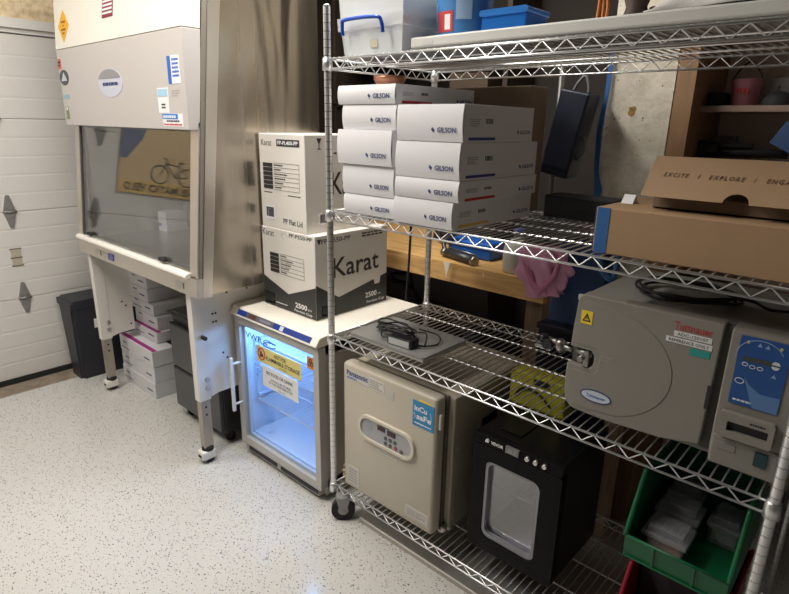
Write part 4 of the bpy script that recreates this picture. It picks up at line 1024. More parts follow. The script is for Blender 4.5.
# ------------------------------------------------------------------ bottom shelf
z4 = TOP[0]
def panasonic():
    t = thing('incubator', 'beige benchtop incubator with an oval control panel on the bottom shelf', 'incubator', (.28,.3,z4))
    PD = mat('incubator_body', (.40,.355,.28), .42); 
    x0,x1,zt_ = .042,.515,.715
    B().box(x0+.005,x1+.03,.085,.57,z4+.014,zt_-.01,bev=.006).obj('cabinet', PD, t)
    b = B()
    for x in (.09,.49):
        for y in (.12,.53): b.cyl((x,y,z4),(x,y,z4+.016),.016,n=12)
    b.obj('foot', RUBBER, t)
    b = B(); b.box(x0,x1,.018,.075,z4+.004,zt_,bev=.014,seg=3); d = b.obj('door', BEIGE, t)
    for f in d.data.polygons: f.use_smooth = True
    B().box(x0+.012,x1+.006,.075,.087,z4+.01,zt_-.006).obj('door_gasket', mat('gasket_brown', (.12,.10,.08), .6), t)
    b = B(); b.box(x1+.001,x1+.012,.030,.045,.595,.655,bev=.004); b.obj('door_grip', BEIGE2, d)
    b = B(); b.cyl((x1+.018,.07,.165),(x1+.018,.07,.185),.012,n=12); b.box(x1,x1+.02,.06,.085,.158,.168); b.cyl((x1+.02,.10,.155),(x1+.02,.10,.17),.01,n=10); b.obj('hinge', ALU, d)
    b = B(); 
    for z in (.20,.24,.30,.5,.55): b.cyl((x1+.03,.11,z),(x1+.032,.11,z),.005,n=8)
    b.obj('rivet', ALU, t)
    B().box(x1+.03,x1+.034,.26,.36,.40,.56,bev=.001).obj('side_vent', BLACK, t)
    y = .018
    out = rrect(.140,.428,.427,.535,.052,8); mid = rrect(.153,.415,.438,.524,.042,8)
    b = B(); ring_prism(b, out, mid, 'y', y-.012, y+.001); pn = b.obj('control_bezel', BEIGE2, d)
    B().prism(mid,'y',y-.006,y).obj('control_panel', mat('panel_grey', (.40,.40,.42), .4), d)
    yp = y-.006
    b = B(); b.box(.242,.282,yp-.0012,yp,.495,.514); b.box(.293,.335,yp-.0012,yp,.491,.512); b.obj('readout', BLACK, d)
    tF('37.0',.25,.276,.499,.510,yp-.0013,d,mat('dim_led', (.25,.05,.04), .4)); tF('5.0',.305,.327,.495,.507,yp-.0013,d,mat('dim_led', (.25,.05,.04), .4))
    b = B()
    for x,z in ((.285,.474),(.309,.474),(.333,.474),(.285,.452),(.309,.451),(.365,.450)): b.cyl((x,yp-.002,z),(x,yp,z),.008,n=16)
    b.obj('key', mat('key_dark', (.09,.09,.10), .4), d)
    b = B(); b.cyl((.337,yp-.002,.452),(.337,yp,.452),.008,n=16); b.obj('key', mat('key_red', (.35,.05,.04), .4), d)
    b = B(); b.cyl((.20,yp-.001,.492),(.20,yp,.492),.018,n=20); b.obj('dial_print', mat('panel_grey2', (.34,.34,.36), .4), d)
    fine_print('F',.255,.305,.515,.522,yp,d,INK,1)
    stF('maker_plate', .066,.188,.652,.690,y, mat('pale_plate', (.60,.58,.55), .4), d); tF('Panasonic',.068,.184,.668,.690,y-.0013,d,mat('panasonic_navy', (.02,.04,.20), .4),bold=.02); fine_print('F',.07,.125,.654,.663,y-.0012,d,BLUEINK,1)
    stF('white_label', .190,.268,.648,.694,y, mat('label_paper', (.68,.66,.62), .6), d); stF('faint_label', .272,.318,.640,.676,y, mat('faint_paper', (.56,.53,.47), .6), d)
    fine_print('F',.196,.262,.653,.690,y-.0012,d,mat('grey_ink', (.4,.38,.36), .6),4)
    stF('blue_badge', .410,.506,.583,.682,y, mat('badge_blue', (.02,.24,.50), .4), d); tF('inCu',.418,.475,.643,.665,y-.0013,d,PAPER,bold=.03); tF('saFe',.428,.495,.612,.634,y-.0013,d,PAPER,bold=.03); fine_print('F',.42,.495,.592,.600,y-.0012,d,PAPER,1)
    b = B(); b.tube([(.49,y-.0015,.655),(.494,y-.0015,.64),(.494,y-.0015,.62)],.0012,5); b.tube([(.416,y-.0015,.632),(.422,y-.0015,.622),(.42,y-.0015,.612)],.0012,5); b.obj('badge_line', PAPER, d)
    stF('yellow_tab', .435,.49,.683,.690,y, STICKY, d)
    stF('strip_label', .238,.335,.396,.410,y, mat('label_paper', (.68,.66,.62), .6), d); fine_print('F',.245,.33,.399,.407,y-.0012,d,mat('grey_ink', (.4,.38,.36), .6),1)
    for nm,x0_,x1_,z0_,z1_ in (('lower_label',.066,.135,.178,.262),('lower_label',.388,.498,.188,.234)):
        stF(nm,x0_,x1_,z0_,z1_,y, mat('lower_paper', (.60,.57,.51), .6), d)
        fine_print('F',x0_+.008,x1_-.01,z0_+.008,z1_-.008,y-.0012,d,mat('grey_ink', (.4,.38,.36), .6),5)
panasonic()
b = B(); b.tube([(.020+.012*math.cos(a*.5),.075+.035*math.sin(a*.5),z4+.008+.0045*a*.35) for a in range(34)],.0055,8)
tag(b.obj('coiled_hose', mat('peach_hose', (.62,.45,.33), .5)), 'small coil of peach hose beside the beige incubator near the post', 'hose')

def vevor():
    t = thing('mini_incubator', 'black countertop incubator with a glass window in its door on the bottom shelf', 'incubator', (.78,.25,z4))
    x0,x1,y0,zt_ = .628,.950,.092,.612
    BL = mat('gloss_black', (.006,.006,.007), .28, spec=.25)
    RIB = bpy.data.materials.new('ribbed_black'); RIB.use_nodes = True; nt = RIB.node_tree; pb = nt.nodes['Principled BSDF']; pb.inputs['Base Color'].default_value = (.006,.006,.007,1); pb.inputs['Roughness'].default_value = .5; pb.inputs['Specular IOR Level'].default_value = .12
    tc = nt.nodes.new('ShaderNodeTexCoord'); wv = nt.nodes.new('ShaderNodeTexWave'); wv.bands_direction = 'Z'; wv.inputs['Scale'].default_value = 34; nt.links.new(tc.outputs['Object'], wv.inputs['Vector'])
    bp = nt.nodes.new('ShaderNodeBump'); bp.inputs['Strength'].default_value = .35; bp.inputs['Distance'].default_value = .002; nt.links.new(wv.outputs['Fac'], bp.inputs['Height']); nt.links.new(bp.outputs[0], pb.inputs['Normal'])
    b = B()
    b.box(x0,x0+.02,.13,.44,z4+.012,zt_); b.box(x1-.02,x1,.13,.44,z4+.012,zt_); b.box(x0+.02,x1-.02,.42,.44,z4+.012,zt_); b.box(x0+.02,x1-.02,.13,.42,.565,zt_); b.box(x0+.02,x1-.02,.13,.42,z4+.012,.195)
    b.obj('case', BL, t)
    LG = mat('liner_grey', (.80,.80,.85), .35)
    b = B(); b.box(x0+.022,x0+.026,.135,.418,.197,.563); b.box(x1-.026,x1-.022,.135,.418,.197,.563); b.box(x0+.026,x1-.026,.414,.418,.197,.563); b.box(x0+.026,x1-.026,.135,.414,.197,.201); b.box(x0+.026,x1-.026,.135,.414,.559,.563); b.obj('liner', LG, t)
    # rows of white dashes standing off the back wall
    b = B()
    for j,z in enumerate((.34,.355,.40,.415,.45,.465)):
        for i in range(5): b.box(.70+.035*i,.726+.035*i,.405,.4145,z,z+.009)
    b.obj('back_dash', mat('dash_white', (.95,.95,.97), .3), t)
    b = B()
    for y in (.16,.38): b.cyl((x0+.03,y,.385),(x1-.03,y,.385),.002,n=6)
    for i in range(14): b.cyl((.665+.0185*i,.16,.388),(.665+.0185*i,.38,.388),.0014,n=5)
    b.obj('wire_shelf', CHROME, t)
    # door with window opening
    b = B(); ring_prism(b, rrect(x0-.004,x1+.004,z4+.010,.578,.012), rrect(.676,.884,.216,.522,.030),'y',y0,.128); d = b.obj('door', RIB, t)
    g = B(); ring_prism(g, rrect(.6765,.8835,.2165,.5215,.029), rrect(.688,.872,.232,.512,.024),'y',y0+.004,y0+.02); g.obj('window_frame', mat('window_frame_grey', (.30,.30,.33), .3, .4), d)
    B().prism(rrect(.677,.883,.217,.521,.029),'y',y0+.022,y0+.025).obj('window_glass', mat_glass('incubator_glass', (.90,.90,.94), .0, extra=.17), d)
    b = B(); b.prism([(y0-.004,.582),(y0+.004,.610),(.13,.614),(.13,.582)],'x',x0-.004,x1+.004,bev=.003); cp = b.obj('control_strip', BL, t)
    yy = y0-.004; lx = x0
    text('VEVOR',(.694,yy+.001,.591),(.048,0,0),(0,.0015,.011),cp,PAPER,bold=.03)
    b = B(); b.prism([(.673,.592),(.686,.592),(.686,.599),(.6795,.605),(.673,.599)],'y',yy-.0005,yy+.006); b.obj('logo_mark', PAPER, cp)
    b = B(); b.box(.752,.800,yy-.002,yy+.01,.586,.609); b.obj('display', mat('display_grey', (.20,.20,.21), .3), cp); tF('36.5',.76,.792,.591,.604,yy-.0021,cp,mat('lcd_pale', (.45,.46,.45), .4))
    for x in (.832,.862,.893):
        b = B(); b.cyl((x,yy-.006,.596),(x,yy+.01,.596),.0075,.009,n=18); b.obj('knob', ALU, cp)
    B().box(x0-.007,x0-.004,y0+.005,y0+.02,.38,.47,bev=.001).obj('door_grip', ALU, d)
    b = B(); b.box(x0+.06,x0+.14,.16,.40,zt_,zt_+.006,bev=.002); b.obj('top_ridge', BL, t)
    b = B()
    for x in (x0+.03,x1-.03):
        for y in (.15,.41): b.cyl((x,y,z4),(x,y,z4+.013),.014,n=12)
    b.obj('foot', RUBBER, t)
vevor()
t = thing('yellow_pouch', 'olive yellow soft pouch lying on top of the black incubator', 'pouch', (.73,.4,.6185))
b = B(); b.box(.600,.825,.345,.44,.6195,.757,bev=.014,seg=3); b.obj('pouch_body', mat('olive_yellow', (.40,.37,.03), .6, bump=(25,.3)), t)
b = B(); b.tube(smooth_path([(.63,.342,.66),(.66,.338,.70),(.72,.336,.70),(.77,.340,.66)],6),.004,6); b.box(.70,.76,.341,.346,.725,.745); b.obj('strap', MATBLACK, t)

# stacked hopper bins
def hopper(label, z0, color, name, yoff=0.):
    x0,x1,y0,y1 = 1.176,1.432,.022+yoff,.42+yoff; H = .262; lip = .072; T = .005
    t = thing('stacking_bin', label, 'bin', ((x0+x1)/2,(y0+y1)/2,z0), 'stacking bins on the bottom shelf')
    M = mat(name, color, .38)
    side = [(y0+.012,z0),(y0,z0+lip),(y0+.085,z0+H-.05),(y0+.115,z0+H-.035),(y0+.30,z0+H-.03),(y1,z0+H-.03),(y1,z0)]
    b = B()
    b.prism(side,'x',x0,x0+T); b.prism(side,'x',x1-T,x1)
    b.box(x0+T,x1-T,y0+.012,y1,z0,z0+T); b.box(x0+T,x1-T,y1-T,y1,z0+T,z0+H-.03)
    b.prism([(y0+.012,z0+.001),(y0,z0+lip),(y0+T,z0+lip),(y0+.012+T,z0+.001)],'x',x0+T,x1-T)
    b.obj('bin_body', M, t)
    # rolled rims and lip ribs
    b = B()
    for x in (x0+.001,x1-.001):
        b.tube(smooth_path([(x,y0+.002,z0+lip),(x,y0+.085,z0+H-.05),(x,y0+.115,z0+H-.035),(x,y0+.30,z0+H-.03),(x,y1,z0+H-.03)],5),.007,8)
    b.tube([(x0,y0+.002,z0+lip),(x1,y0+.002,z0+lip)],.004,8); b.obj('rim', M, t)
    b = B()
    for fx in (.30,.69):
        x = x0+(x1-x0)*fx; b.prism([(y0+.008,z0+.004),(y0-.006,z0+lip-.002),(y0+.002,z0+lip-.002),(y0+.014,z0+.004)],'x',x-.003,x+.003)
    b.box(x0+.004,x1-.004,y0+.006,y0+.014,z0+.001,z0+.006); b.obj('lip_rib', M, t)
    return t
hopper('green plastic stacking bin holding clear boxes, upper of two', .473, (.006,.12,.045), 'green_plastic')
hopper('red plastic stacking bin standing on the bottom shelf under the green one', z4+.0005, (.26,.008,.026), 'red_plastic', .012)
hb = thing('carton_spacer', 'dark cardboard box filling the red bin below the green bin', 'box', (1.3,.3,z4+.007))
B().box(1.19,1.418,.20,.42,z4+.007,.4715,bev=.003).obj('body', mat('dark_carton', (.03,.028,.03), .7), hb)
def clear_box(label, x0,x1,y0,y1,z0,h, inner):
    t = thing('clear_box', label, 'box', ((x0+x1)/2,(y0+y1)/2,z0), 'clear boxes in the green bin')
    CL = mat_glass('clear_box_plastic', (.90,.90,.92), .04, extra=.06, body=(.75,.75,.8), body_fac=.22)
    b = B(); b.box(x0+.006,x1-.006,y0+.006,y1-.006,z0,z0+h*.62,bev=.004); b.obj('tub', CL, t)
    b = B(); b.box(x0,x1,y0,y1,z0+h*.63,z0+h*.80,bev=.003); b.box(x0+.012,x1-.012,y0+.012,y1-.012,z0+h*.80,z0+h,bev=.003); b.obj('lid', CL, t)
    b = B(); b.box(x0+.014,x1-.014,y0+.014,y1-.014,z0+.006,z0+h*.55,bev=.004); b.obj('contents', mat(*inner), t)
zg = .4785
clear_box('clear lidded box in front in the green bin, with an orange highlight painted into its contents',1.20,1.318,.075,.175,zg,.085,('highlight_contents',(.72,.40,.26),.4))  # orange contents brightened to stand in for a glossy highlight
clear_box('second clear lidded box just behind the first in the green bin',1.198,1.316,.185,.275,zg,.105,('rust_contents',(.33,.17,.10),.5))
clear_box('clear box at the back of the green bin',1.20,1.30,.285,.40,zg,.115,('pale_contents2',(.35,.28,.24),.5))
clear_box('pale clear box at the right rear of the green bin',1.325,1.415,.24,.36,zg,.085,('grey_contents',(.42,.42,.38),.5))

b = B(); b.prism([(.03,.0),(.03,.018),(.034,.022),(.50,.022),(.50,.0)],'x',.125,1.2)
tag(b.obj('metal_sheet', mat('galvanised', (.50,.47,.43), .45, .7)), 'flat grey metal sheet lying on the floor under the rack', 'metal sheet')

# ------------------------------------------------------------------ behind the rack
PINE = mat_wood('pine', (.52,.29,.10), (.74,.47,.19)); PINED = mat_wood('dark_pine', (.20,.13,.08), (.30,.20,.13), (14,14,1.5))
def workbench():
    t = thing('workbench', 'pale wooden workbench standing behind the wire rack', 'workbench', (-.2,1.05,0))
    x0,x1,y0,y1,zt_ = -1.4,.50,.75,1.42,.983
    B().box(x0,x1,y0,y1,zt_-.02,zt_).obj('bench_top', PINE, t)
    b = B(); b.box(x0,x1,y0-.002,y0+.036,zt_-.092,zt_-.021); b.obj('front_rail', PINE, t)
    for x in (x0+.02,x1-.10):
        for y in (y0+.04,y1-.1): B().box(x,x+.08,y,y+.08,0,zt_-.021).obj('leg', PINED, t)
    b = B()
    b.prism([(.085-.12,.982),(.125-.12,.982),(.11-.12,.93),(.105-.12,.905),(.10-.12,.93)],'y',y0-.003,y0-.002); b.prism([(.19,.968),(.20,.968),(.197,.945)],'y',y0-.003,y0-.002); b.obj('paint_drip', mat('white_drip', (.75,.70,.58), .5), t)
workbench()
def bicycle():
    t = thing('bicycle', 'black bicycle parked in the dark under the wooden workbench', 'bicycle', (.2,1.0,0))
    y = 1.02; c1,c2,r = (-1.33,.335),(-.28,.335),.31
    for cx,cz in (c1,c2):
        b = B(); b.tube([(cx+r*math.cos(a*math.pi/24),y,cz+r*math.sin(a*math.pi/24)) for a in range(48)],.024,10,closed=True); w = b.obj('tyre', RUBBER, t)
        b = B(); b.tube([(cx+(r-.03)*math.cos(a*math.pi/24),y,cz+(r-.03)*math.sin(a*math.pi/24)) for a in range(48)],.009,6,closed=True); b.cyl((cx,y-.035,cz),(cx,y+.035,cz),.018,n=10)
        for a in range(16): b.cyl((cx+.015*math.cos(a*math.pi/8),y-.02*(-1)**a,cz+.015*math.sin(a*math.pi/8)),(cx+(r-.03)*math.cos(a*math.pi/8+.2*(-1)**a),y,cz+(r-.03)*math.sin(a*math.pi/8+.2*(-1)**a)),.0015,n=4)
        b.obj('rim', mat('dark_rim', (.10,.10,.10), .4, .8), w)
    b = B()
    def tb(p,q,rr=.016): b.cyl((p[0],y,p[1]),(q[0],y,q[1]),rr,n=10)
    bbk,seat,head,hd2 = (-.89,.30),(-.96,.72),(-.46,.72),(-.40,.62)
    tb(bbk,seat); tb(seat,head); tb(bbk,hd2); tb(head,hd2); tb(hd2,c2,.012); tb(c1,bbk,.010); tb(c1,seat,.010); tb(head,(-.48,.80),.012)
    b.obj('frame', mat('bike_black', (.02,.02,.022), .35), t)
    b = B(); b.box(-1.09,-.88,y-.05,y+.05,.735,.77,bev=.015); b.cyl((-.97,y,.70),(-.975,y,.74),.012,n=8); b.obj('saddle', MATBLACK, t)
    b = B(); b.tube(smooth_path([(-.40,y-.22,.81),(-.46,y-.18,.82),(-.48,y,.80),(-.46,y+.18,.82),(-.40,y+.22,.81)],6),.012,8); b.obj('handlebar', MATBLACK, t)
    b = B(); b.cyl((-.89,y-.05,.30),(-.89,y-.045,.30),.09,n=24); b.cyl((-.89,y-.06,.30),(-.89,y+.06,.30),.018,n=10); b.cyl((-.89,y-.06,.30),(-.81,y-.06,.17),.01,n=6); b.cyl((-.89,y+.06,.30),(-.97,y+.06,.43),.01,n=6); b.obj('crank', MATBLACK, t)
bicycle()
zb = .983
b = B(); b.box(-.13,.13,.90,1.06,zb,zb+.085,bev=.014,seg=3)
t = thing('tool_case', 'bright blue plastic case lying on the wooden workbench', 'case', (0,.98,zb)); b.obj('case_body', mat('bright_blue', (.012,.10,.42), .4), t)
b = B(); b.box(-.125,.125,.898,.902,zb+.05,zb+.054); b.obj('seam', INK, t)
t = thing('metal_clamp', 'dark metal roller clamp lying at the front of the workbench', 'clamp', (.02,.80,zb))
b = B(); b.cyl((-.085,.835,zb+.022),(.105,.785,zb+.022),.021,n=18); b.obj('roller', mat('dark_metal', (.085,.082,.08), .45, .7), t)
b = B()
for s in (0,1):
    p = Vector((-.095,.8375,zb+.0225)).lerp(Vector((.115,.782,zb+.0225)),s); d = Vector((.19,-.05,0)).normalized()*.012
    b.cyl(p-d,p+d,.022,n=16)
b.cyl((-.085,.855,zb+.045),(.105,.805,zb+.045),.006,n=8); b.obj('end_cap', mat('end_cap_metal', (.30,.29,.28), .35, .9), t)
b = B(); b.tube(smooth_path([(-.10,.85,zb+.02),(-.13,.87,zb+.06),(-.10,.89,zb+.10),(-.04,.90,zb+.14)],5),.012,8); b.obj('arm', mat('dark_metal', (.085,.082,.08), .45, .7), t)
t = thing('plastic_jug', 'translucent white plastic jug on the right end of the workbench', 'jug', (.312,.83,zb))
b = B(); b.lathe([(.055,0),(.062,.006),(.064,.09),(.058,.12),(.03,.15),(.022,.155),(.022,.18)],(.312,.83,zb),n=28); b.obj('jug_body', mat('milky_plastic', (.62,.60,.54), .45), t)
b = B(); b.cyl((.312,.83,zb+.172),(.312,.83,zb+.196),.026,n=20); b.obj('cap', mat('cap_blue', (.05,.12,.4), .4), t)
# dark clutter at the back of the bench
t = thing('storage_bag', 'black bag slumped at the back of the workbench', 'bag', (-.25,1.25,zb))
b = B(); b.grid(lambda u,v: Vector((-.25+.20*math.cos(2*math.pi*u)*(1-.5*v**2)**.5+.01*math.sin(9*u*6), 1.22+.12*math.sin(2*math.pi*u)*(1-.5*v**2)**.5, zb+.001+.20*v)),28,8,close_u=True); b.obj('bag_body', MATBLACK, t)
b = B(); b.tube(smooth_path([(-.36,1.12,zb+.12),(-.30,1.06,zb+.03),(-.22,1.09,zb+.06),(-.16,1.06,zb+.02)],5),.008,8); b.obj('strap', MATBLACK, t)

def pink_bag():
    t = thing('pink_bag', 'crumpled pink fabric bag draped over the right end of the workbench', 'bag', (.48,.72,.95))
    random.seed(9)
    def f(u,v):
        a = 2*math.pi*u
        w = (.088-.010*v)*(.75+.5*math.sin(math.pi*min(1,v*1.1)))
        fold = .017*math.sin(5*a+5*v)+.012*math.sin(11*a-9*v)+.006*math.sin(17*v+3*a)
        sag = .05*math.sin(math.pi*v)
        return Vector((.522+.045*v+(w*1.0+fold)*math.cos(a), .637+.0*(1-v)**1.5+(.026+fold*.35)*math.sin(a), 1.165-.20*v+.02*math.cos(a)*v))
    b = B(); b.grid(f,56,22,close_u=True)
    b.obj('bag_body', mat('pink_fabric', (.82,.40,.62), .6, bump=(40,.2)), t)
    b = B()
    for k in range(3):
        b.tube(smooth_path([(.46+.02*k,.625-.003*k,1.09-.015*k),(.50+.015*k,.610,1.03-.02*k),(.55,.606,1.0-.01*k),(.60,.608,1.05),(.62,.615,1.13)],8),.010-.002*k,8)
    b.obj('drawstring', mat('pink_fold', (.74,.28,.48), .55), t)
pink_bag()
t = thing('storage_bin', 'dark navy storage bin standing on the floor behind the rack', 'bin', (.71,.71,0))
b = B(); b.box(.545,.845,.635,.790,0,.845,bev=.01); b.obj('bin_body', mat('dark_navy', (.012,.014,.028), .5), t)
b = B(); b.box(.54,.85,.631,.794,.825,.85,bev=.004); b.obj('lid', mat('dark_navy', (.012,.014,.028), .5), t)
t = thing('navy_bag', 'navy blue fabric bag with a white tag sitting on the dark bin', 'bag', (.68,.71,.852))
def f(u,v):
    a = 2*math.pi*u; ca,sa = math.cos(a),math.sin(a)
    x = .665+(.125-.02*v+.006*math.sin(5*a))*math.copysign(abs(ca)**.6,ca); y = .737+(.048-.008*v)*math.copysign(abs(sa)**.6,sa)
    return Vector((x-.02*(1-v)*0, y+.006*math.sin(9*v+3*a), .852+.33*v))
b = B(); b.grid(f,40,14,close_u=True); b.obj('bag_body', mat('navy_fabric', (.038,.078,.20), .7, bump=(50,.25)), t)
b = B(); b.prism([(.575,1.02),(.592,1.03),(.592,1.075),(.575,1.07)],'y',.676,.690); b.obj('tag', mat('grey_tag', (.50,.52,.56), .6), t)
b = B(); b.tube(smooth_path([(.74,.69,1.16),(.76,.68,1.10),(.80,.69,1.07),(.80,.72,1.16)],6),.012,8); b.obj('strap', mat('sky_strap', (.07,.20,.42), .6), t)

# hanging navy case on a metal stand, black case, strap
t = thing('metal_stand', 'grey metal pole stand rising from the workbench behind the white cartons', 'stand', (.46,.80,zb))
b = B(); b.cyl((.46,.80,zb+.012),(.46,.80,1.90),.012,n=14); b.obj('pole', mat('grey_pole', (.13,.125,.12), .45,.5), t)
b = B(); b.box(.42,.495,.77,.89,zb,zb+.012,bev=.003); b.obj('base_plate', mat('grey_pole', (.13,.125,.12), .45,.5), t)
b = B(); b.tube(smooth_path([(.46,.80,1.88),(.50,.79,1.90),(.60,.775,1.90),(.67,.775,1.90)],6),.009,10); b.cyl((.46,.80,1.50),(.48,.79,1.50),.016,n=10); b.obj('arm', MATBLACK, t)
def navy_case():
    t = thing('hanging_case', 'slim dark navy case hanging tilted beside the concrete pillar', 'case', (.58,.72,1.44))
    # local slab, then tilted
    b = B(); b.box(-.058,.058,-.05,.05,-.155,.155,bev=.006); o = b.obj('shell', mat('navy_shell', (.018,.024,.048), .42), t, world=False)
    b2 = B()
    for i in range(6): b2.cyl((-.045+.018*i,-.052,-.138),(-.045+.018*i,-.050,-.138),.005,n=8)
    b2.box(-.054,.054,-.0515,-.0495,-.124,-.121); b2.box(-.050,.050,-.0515,-.0495,-.118,.148)
    o2 = b2.obj('face_panel', mat('navy_face_lit', (.030,.037,.064), .5), t, world=False)  # face tone lightened to paint the light on the front
    b3 = B(); b3.tube(smooth_path([(-.03,.0,.155),(-.02,.0,.185),(0,.0,.21),(.02,0,.185),(.03,.0,.155)],5),.006,8); o3 = b3.obj('strap', mat('strap_grey', (.20,.21,.22), .6), t, world=False)
    b4 = B(); b4.tube(smooth_path([(.058,.0,.0),(.075,-.01,-.02),(.075,-.01,-.06),(.058,0,-.08)],5),.006,8); o4 = b4.obj('side_handle', mat('strap_grey', (.20,.21,.22), .6), t, world=False)
    for q in (o,o2,o3,o4):
        q.location = (-.027,-.0,.144); q.rotation_euler = (0,math.radians(11),0)
navy_case()
t = thing('black_case', 'black equipment case at the back of the second shelf beside the white cartons', 'case', (.7,.5,TOP[2]))
b = B(); b.box(.61,.86,.46,.57,TOP[2],1.385,bev=.006); b.obj('case_body', MATBLACK, t)
b = B(); b.box(.68,.78,.458,.462,1.345,1.375); b.obj('latch_strip', BLACK, t)
b = B(); b.prism([(.648,1.91),(.663,1.91),(.660,1.74),(.648,1.60),(.655,1.45),(.677,1.38),(.667,1.315),(.640,1.32),(.648,1.38),(.637,1.46),(.630,1.60),(.644,1.74)],'y',.785,.789)
b.box(.648,.663,.765,.789,1.909,1.914)
tag(b.obj('blue_strap', mat('blue_strap', (.03,.13,.40), .5)), 'bright blue strap hanging behind the rack along the pillar', 'strap')

# concrete pillar
CONC = bpy.data.materials.new('stained_concrete'); CONC.use_nodes = True
def conc():
    nt = CONC.node_tree; pb = nt.nodes['Principled BSDF']; tc = nt.nodes.new('ShaderNodeTexCoord')
    n = nt.nodes.new('ShaderNodeTexNoise'); n.inputs['Scale'].default_value = 16; n.inputs['Detail'].default_value = 9; n.inputs['Roughness'].default_value = .7; nt.links.new(tc.outputs['Object'], n.inputs['Vector'])
    r = nt.nodes.new('ShaderNodeValToRGB'); r.color_ramp.elements[0].position = .33; r.color_ramp.elements[0].color = (.60,.54,.43,1); r.color_ramp.elements[1].position = .6; r.color_ramp.elements[1].color = (.86,.80,.67,1)
    nt.links.new(n.outputs['Fac'], r.inputs[0])
    v = nt.nodes.new('ShaderNodeTexNoise'); v.inputs['Scale'].default_value = 55; v.inputs['Detail'].default_value = 2; nt.links.new(tc.outputs['Object'], v.inputs['Vector'])
    r2 = nt.nodes.new('ShaderNodeValToRGB'); r2.color_ramp.elements[0].position = .66; r2.color_ramp.elements[1].position = .72; r2.color_ramp.elements[0].color = (0,0,0,1); r2.color_ramp.elements[1].color = (1,1,1,1); nt.links.new(v.outputs['Fac'], r2.inputs[0])
    mx = nt.nodes.new('ShaderNodeMix'); mx.data_type = 'RGBA'; nt.links.new(r2.outputs[0], mx.inputs[0]); nt.links.new(r.outputs[0], mx.inputs[6]); mx.inputs[7].default_value = (.22,.18,.13,1)
    nt.links.new(mx.outputs[2], pb.inputs['Base Color']); pb.inputs['Roughness'].default_value = .85
    bp = nt.nodes.new('ShaderNodeBump'); bp.inputs['Strength'].default_value = .35; bp.inputs['Distance'].default_value = .01; nt.links.new(n.outputs['Fac'], bp.inputs['Height']); nt.links.new(bp.outputs[0], pb.inputs['Normal'])
conc()
pl = struct(B().box(.648,.880,.80,1.30,0,2.95).obj('wall_pillar', CONC))
b = B()
for (x,z,r) in ((.745,1.665,.013),(.752,1.68,.009),(.74,1.68,.007)): b.prism([(x+r*math.cos(a*.7),z+r*.9*math.sin(a*.7)) for a in range(9)],'y',.7988,.80)
b.obj('rust_stain', mat('rust', (.42,.25,.06), .8), pl)

# wooden shelving at the right and the things on it
def wood_shelving():
    t = thing('wooden_shelving', 'open wooden shelving unit standing to the right of the concrete pillar', 'shelving', (1.4,1.05,0))
    B().box(.884,.945,.80,1.20,0,2.6).obj('upright', mat_wood('brown_stud', (.27,.15,.07), (.36,.21,.11), (14,14,1.5)), t)
    B().box(2.05,2.11,.86,1.20,0,2.6).obj('upright', PINED, t)
    B().box(.945,2.05,1.19,1.20,.2,2.6).obj('back_panel', mat('tan_panel', (.74,.64,.55), .7, noise=(4,.1)), t)
    for z in (.5,1.0,1.495,1.672,2.02): B().box(.945,2.05,.90,1.19,z,z+.02).obj('shelf', mat_wood('shelf_board', (.30,.20,.15), (.38,.27,.21)), t)
wood_shelving()
t = thing('wooden_post', 'short rough wooden post standing behind the black incubator', 'post', (.89,.67,0))
B().box(.862,.918,.64,.70,0,.79).obj('post_body', mat_wood('rough_pine', (.52,.38,.26), (.68,.54,.39), (14,14,1.5)), t)
zs = 1.6925
def pink_bucket():
    t = thing('pink_pot', 'small pink pot with a wire handle on the wooden shelf', 'pot', (1.07,1.0,zs))
    b = B(); b.lathe([(.036,0),(.040,.003),(.047,.085),(.049,.088),(.046,.088),(.038,.006),(0,.005)],(1.055,1.0,zs),n=28); b.obj('pot_body', mat('pink_enamel', (.50,.20,.24), .5), t)
    b = B(); b.tube(smooth_path([(1.008,1.0,zs+.08),(1.02,1.0,zs+.11),(1.055,1.0,zs+.145),(1.09,1.0,zs+.11),(1.102,1.0,zs+.08)],6),.003,6); b.obj('handle', MATBLACK, t)
    b = B()
    for i in range(4): b.box(1.034+.011*i,1.041+.011*i,.9525,.956,zs+.042,zs+.058)
    b.obj('printed_word', REDINK, t)
pink_bucket()
t = thing('black_tin', 'low black box on the wooden shelf left of the pink pot', 'box', (.97,1.0,zs)); B().box(.952,1.002,.96,1.06,zs,zs+.045,bev=.003).obj('body', MATBLACK, t)
t = thing('sign_board', 'white lettered sign board leaning at the back of the wooden shelf', 'sign', (1.2,1.13,zs))
B().box(1.10,1.32,1.14,1.15,zs,zs+.10,bev=.001).obj('board', mat('dull_white_board', (.55,.54,.55), .6), t); b = B(); b.tube(smooth_path([(1.12,1.139,zs+.03),(1.13,1.139,zs+.075),(1.137,1.139,zs+.03),(1.15,1.139,zs+.05),(1.16,1.139,zs+.03),(1.17,1.139,zs+.075),(1.178,1.139,zs+.03),(1.195,1.139,zs+.05),(1.21,1.139,zs+.035)],4),.0015,5); b.obj('handwriting', INK, t)
t = thing('baseball_cap', 'black folded cap lying right of the pink pot on the wooden shelf', 'cap', (1.16,.96,zs))
b = B(); b.grid(lambda u,v: Vector((1.165+.05*math.cos(2*math.pi*u)*math.cos(v*1.5), .955+.035*math.sin(2*math.pi*u)*math.cos(v*1.5), zs+.001+.045*math.sin(v*1.5))),20,8,close_u=True); b.obj('crown', MATBLACK, t); B().box(1.20,1.32,.93,.98,zs,zs+.014,bev=.005).obj('brim', MATBLACK, t)
zl = 1.5155
t = thing('black_tripod', 'black folded tripod lying on the lower wooden shelf', 'tripod', (1.1,.97,zl))
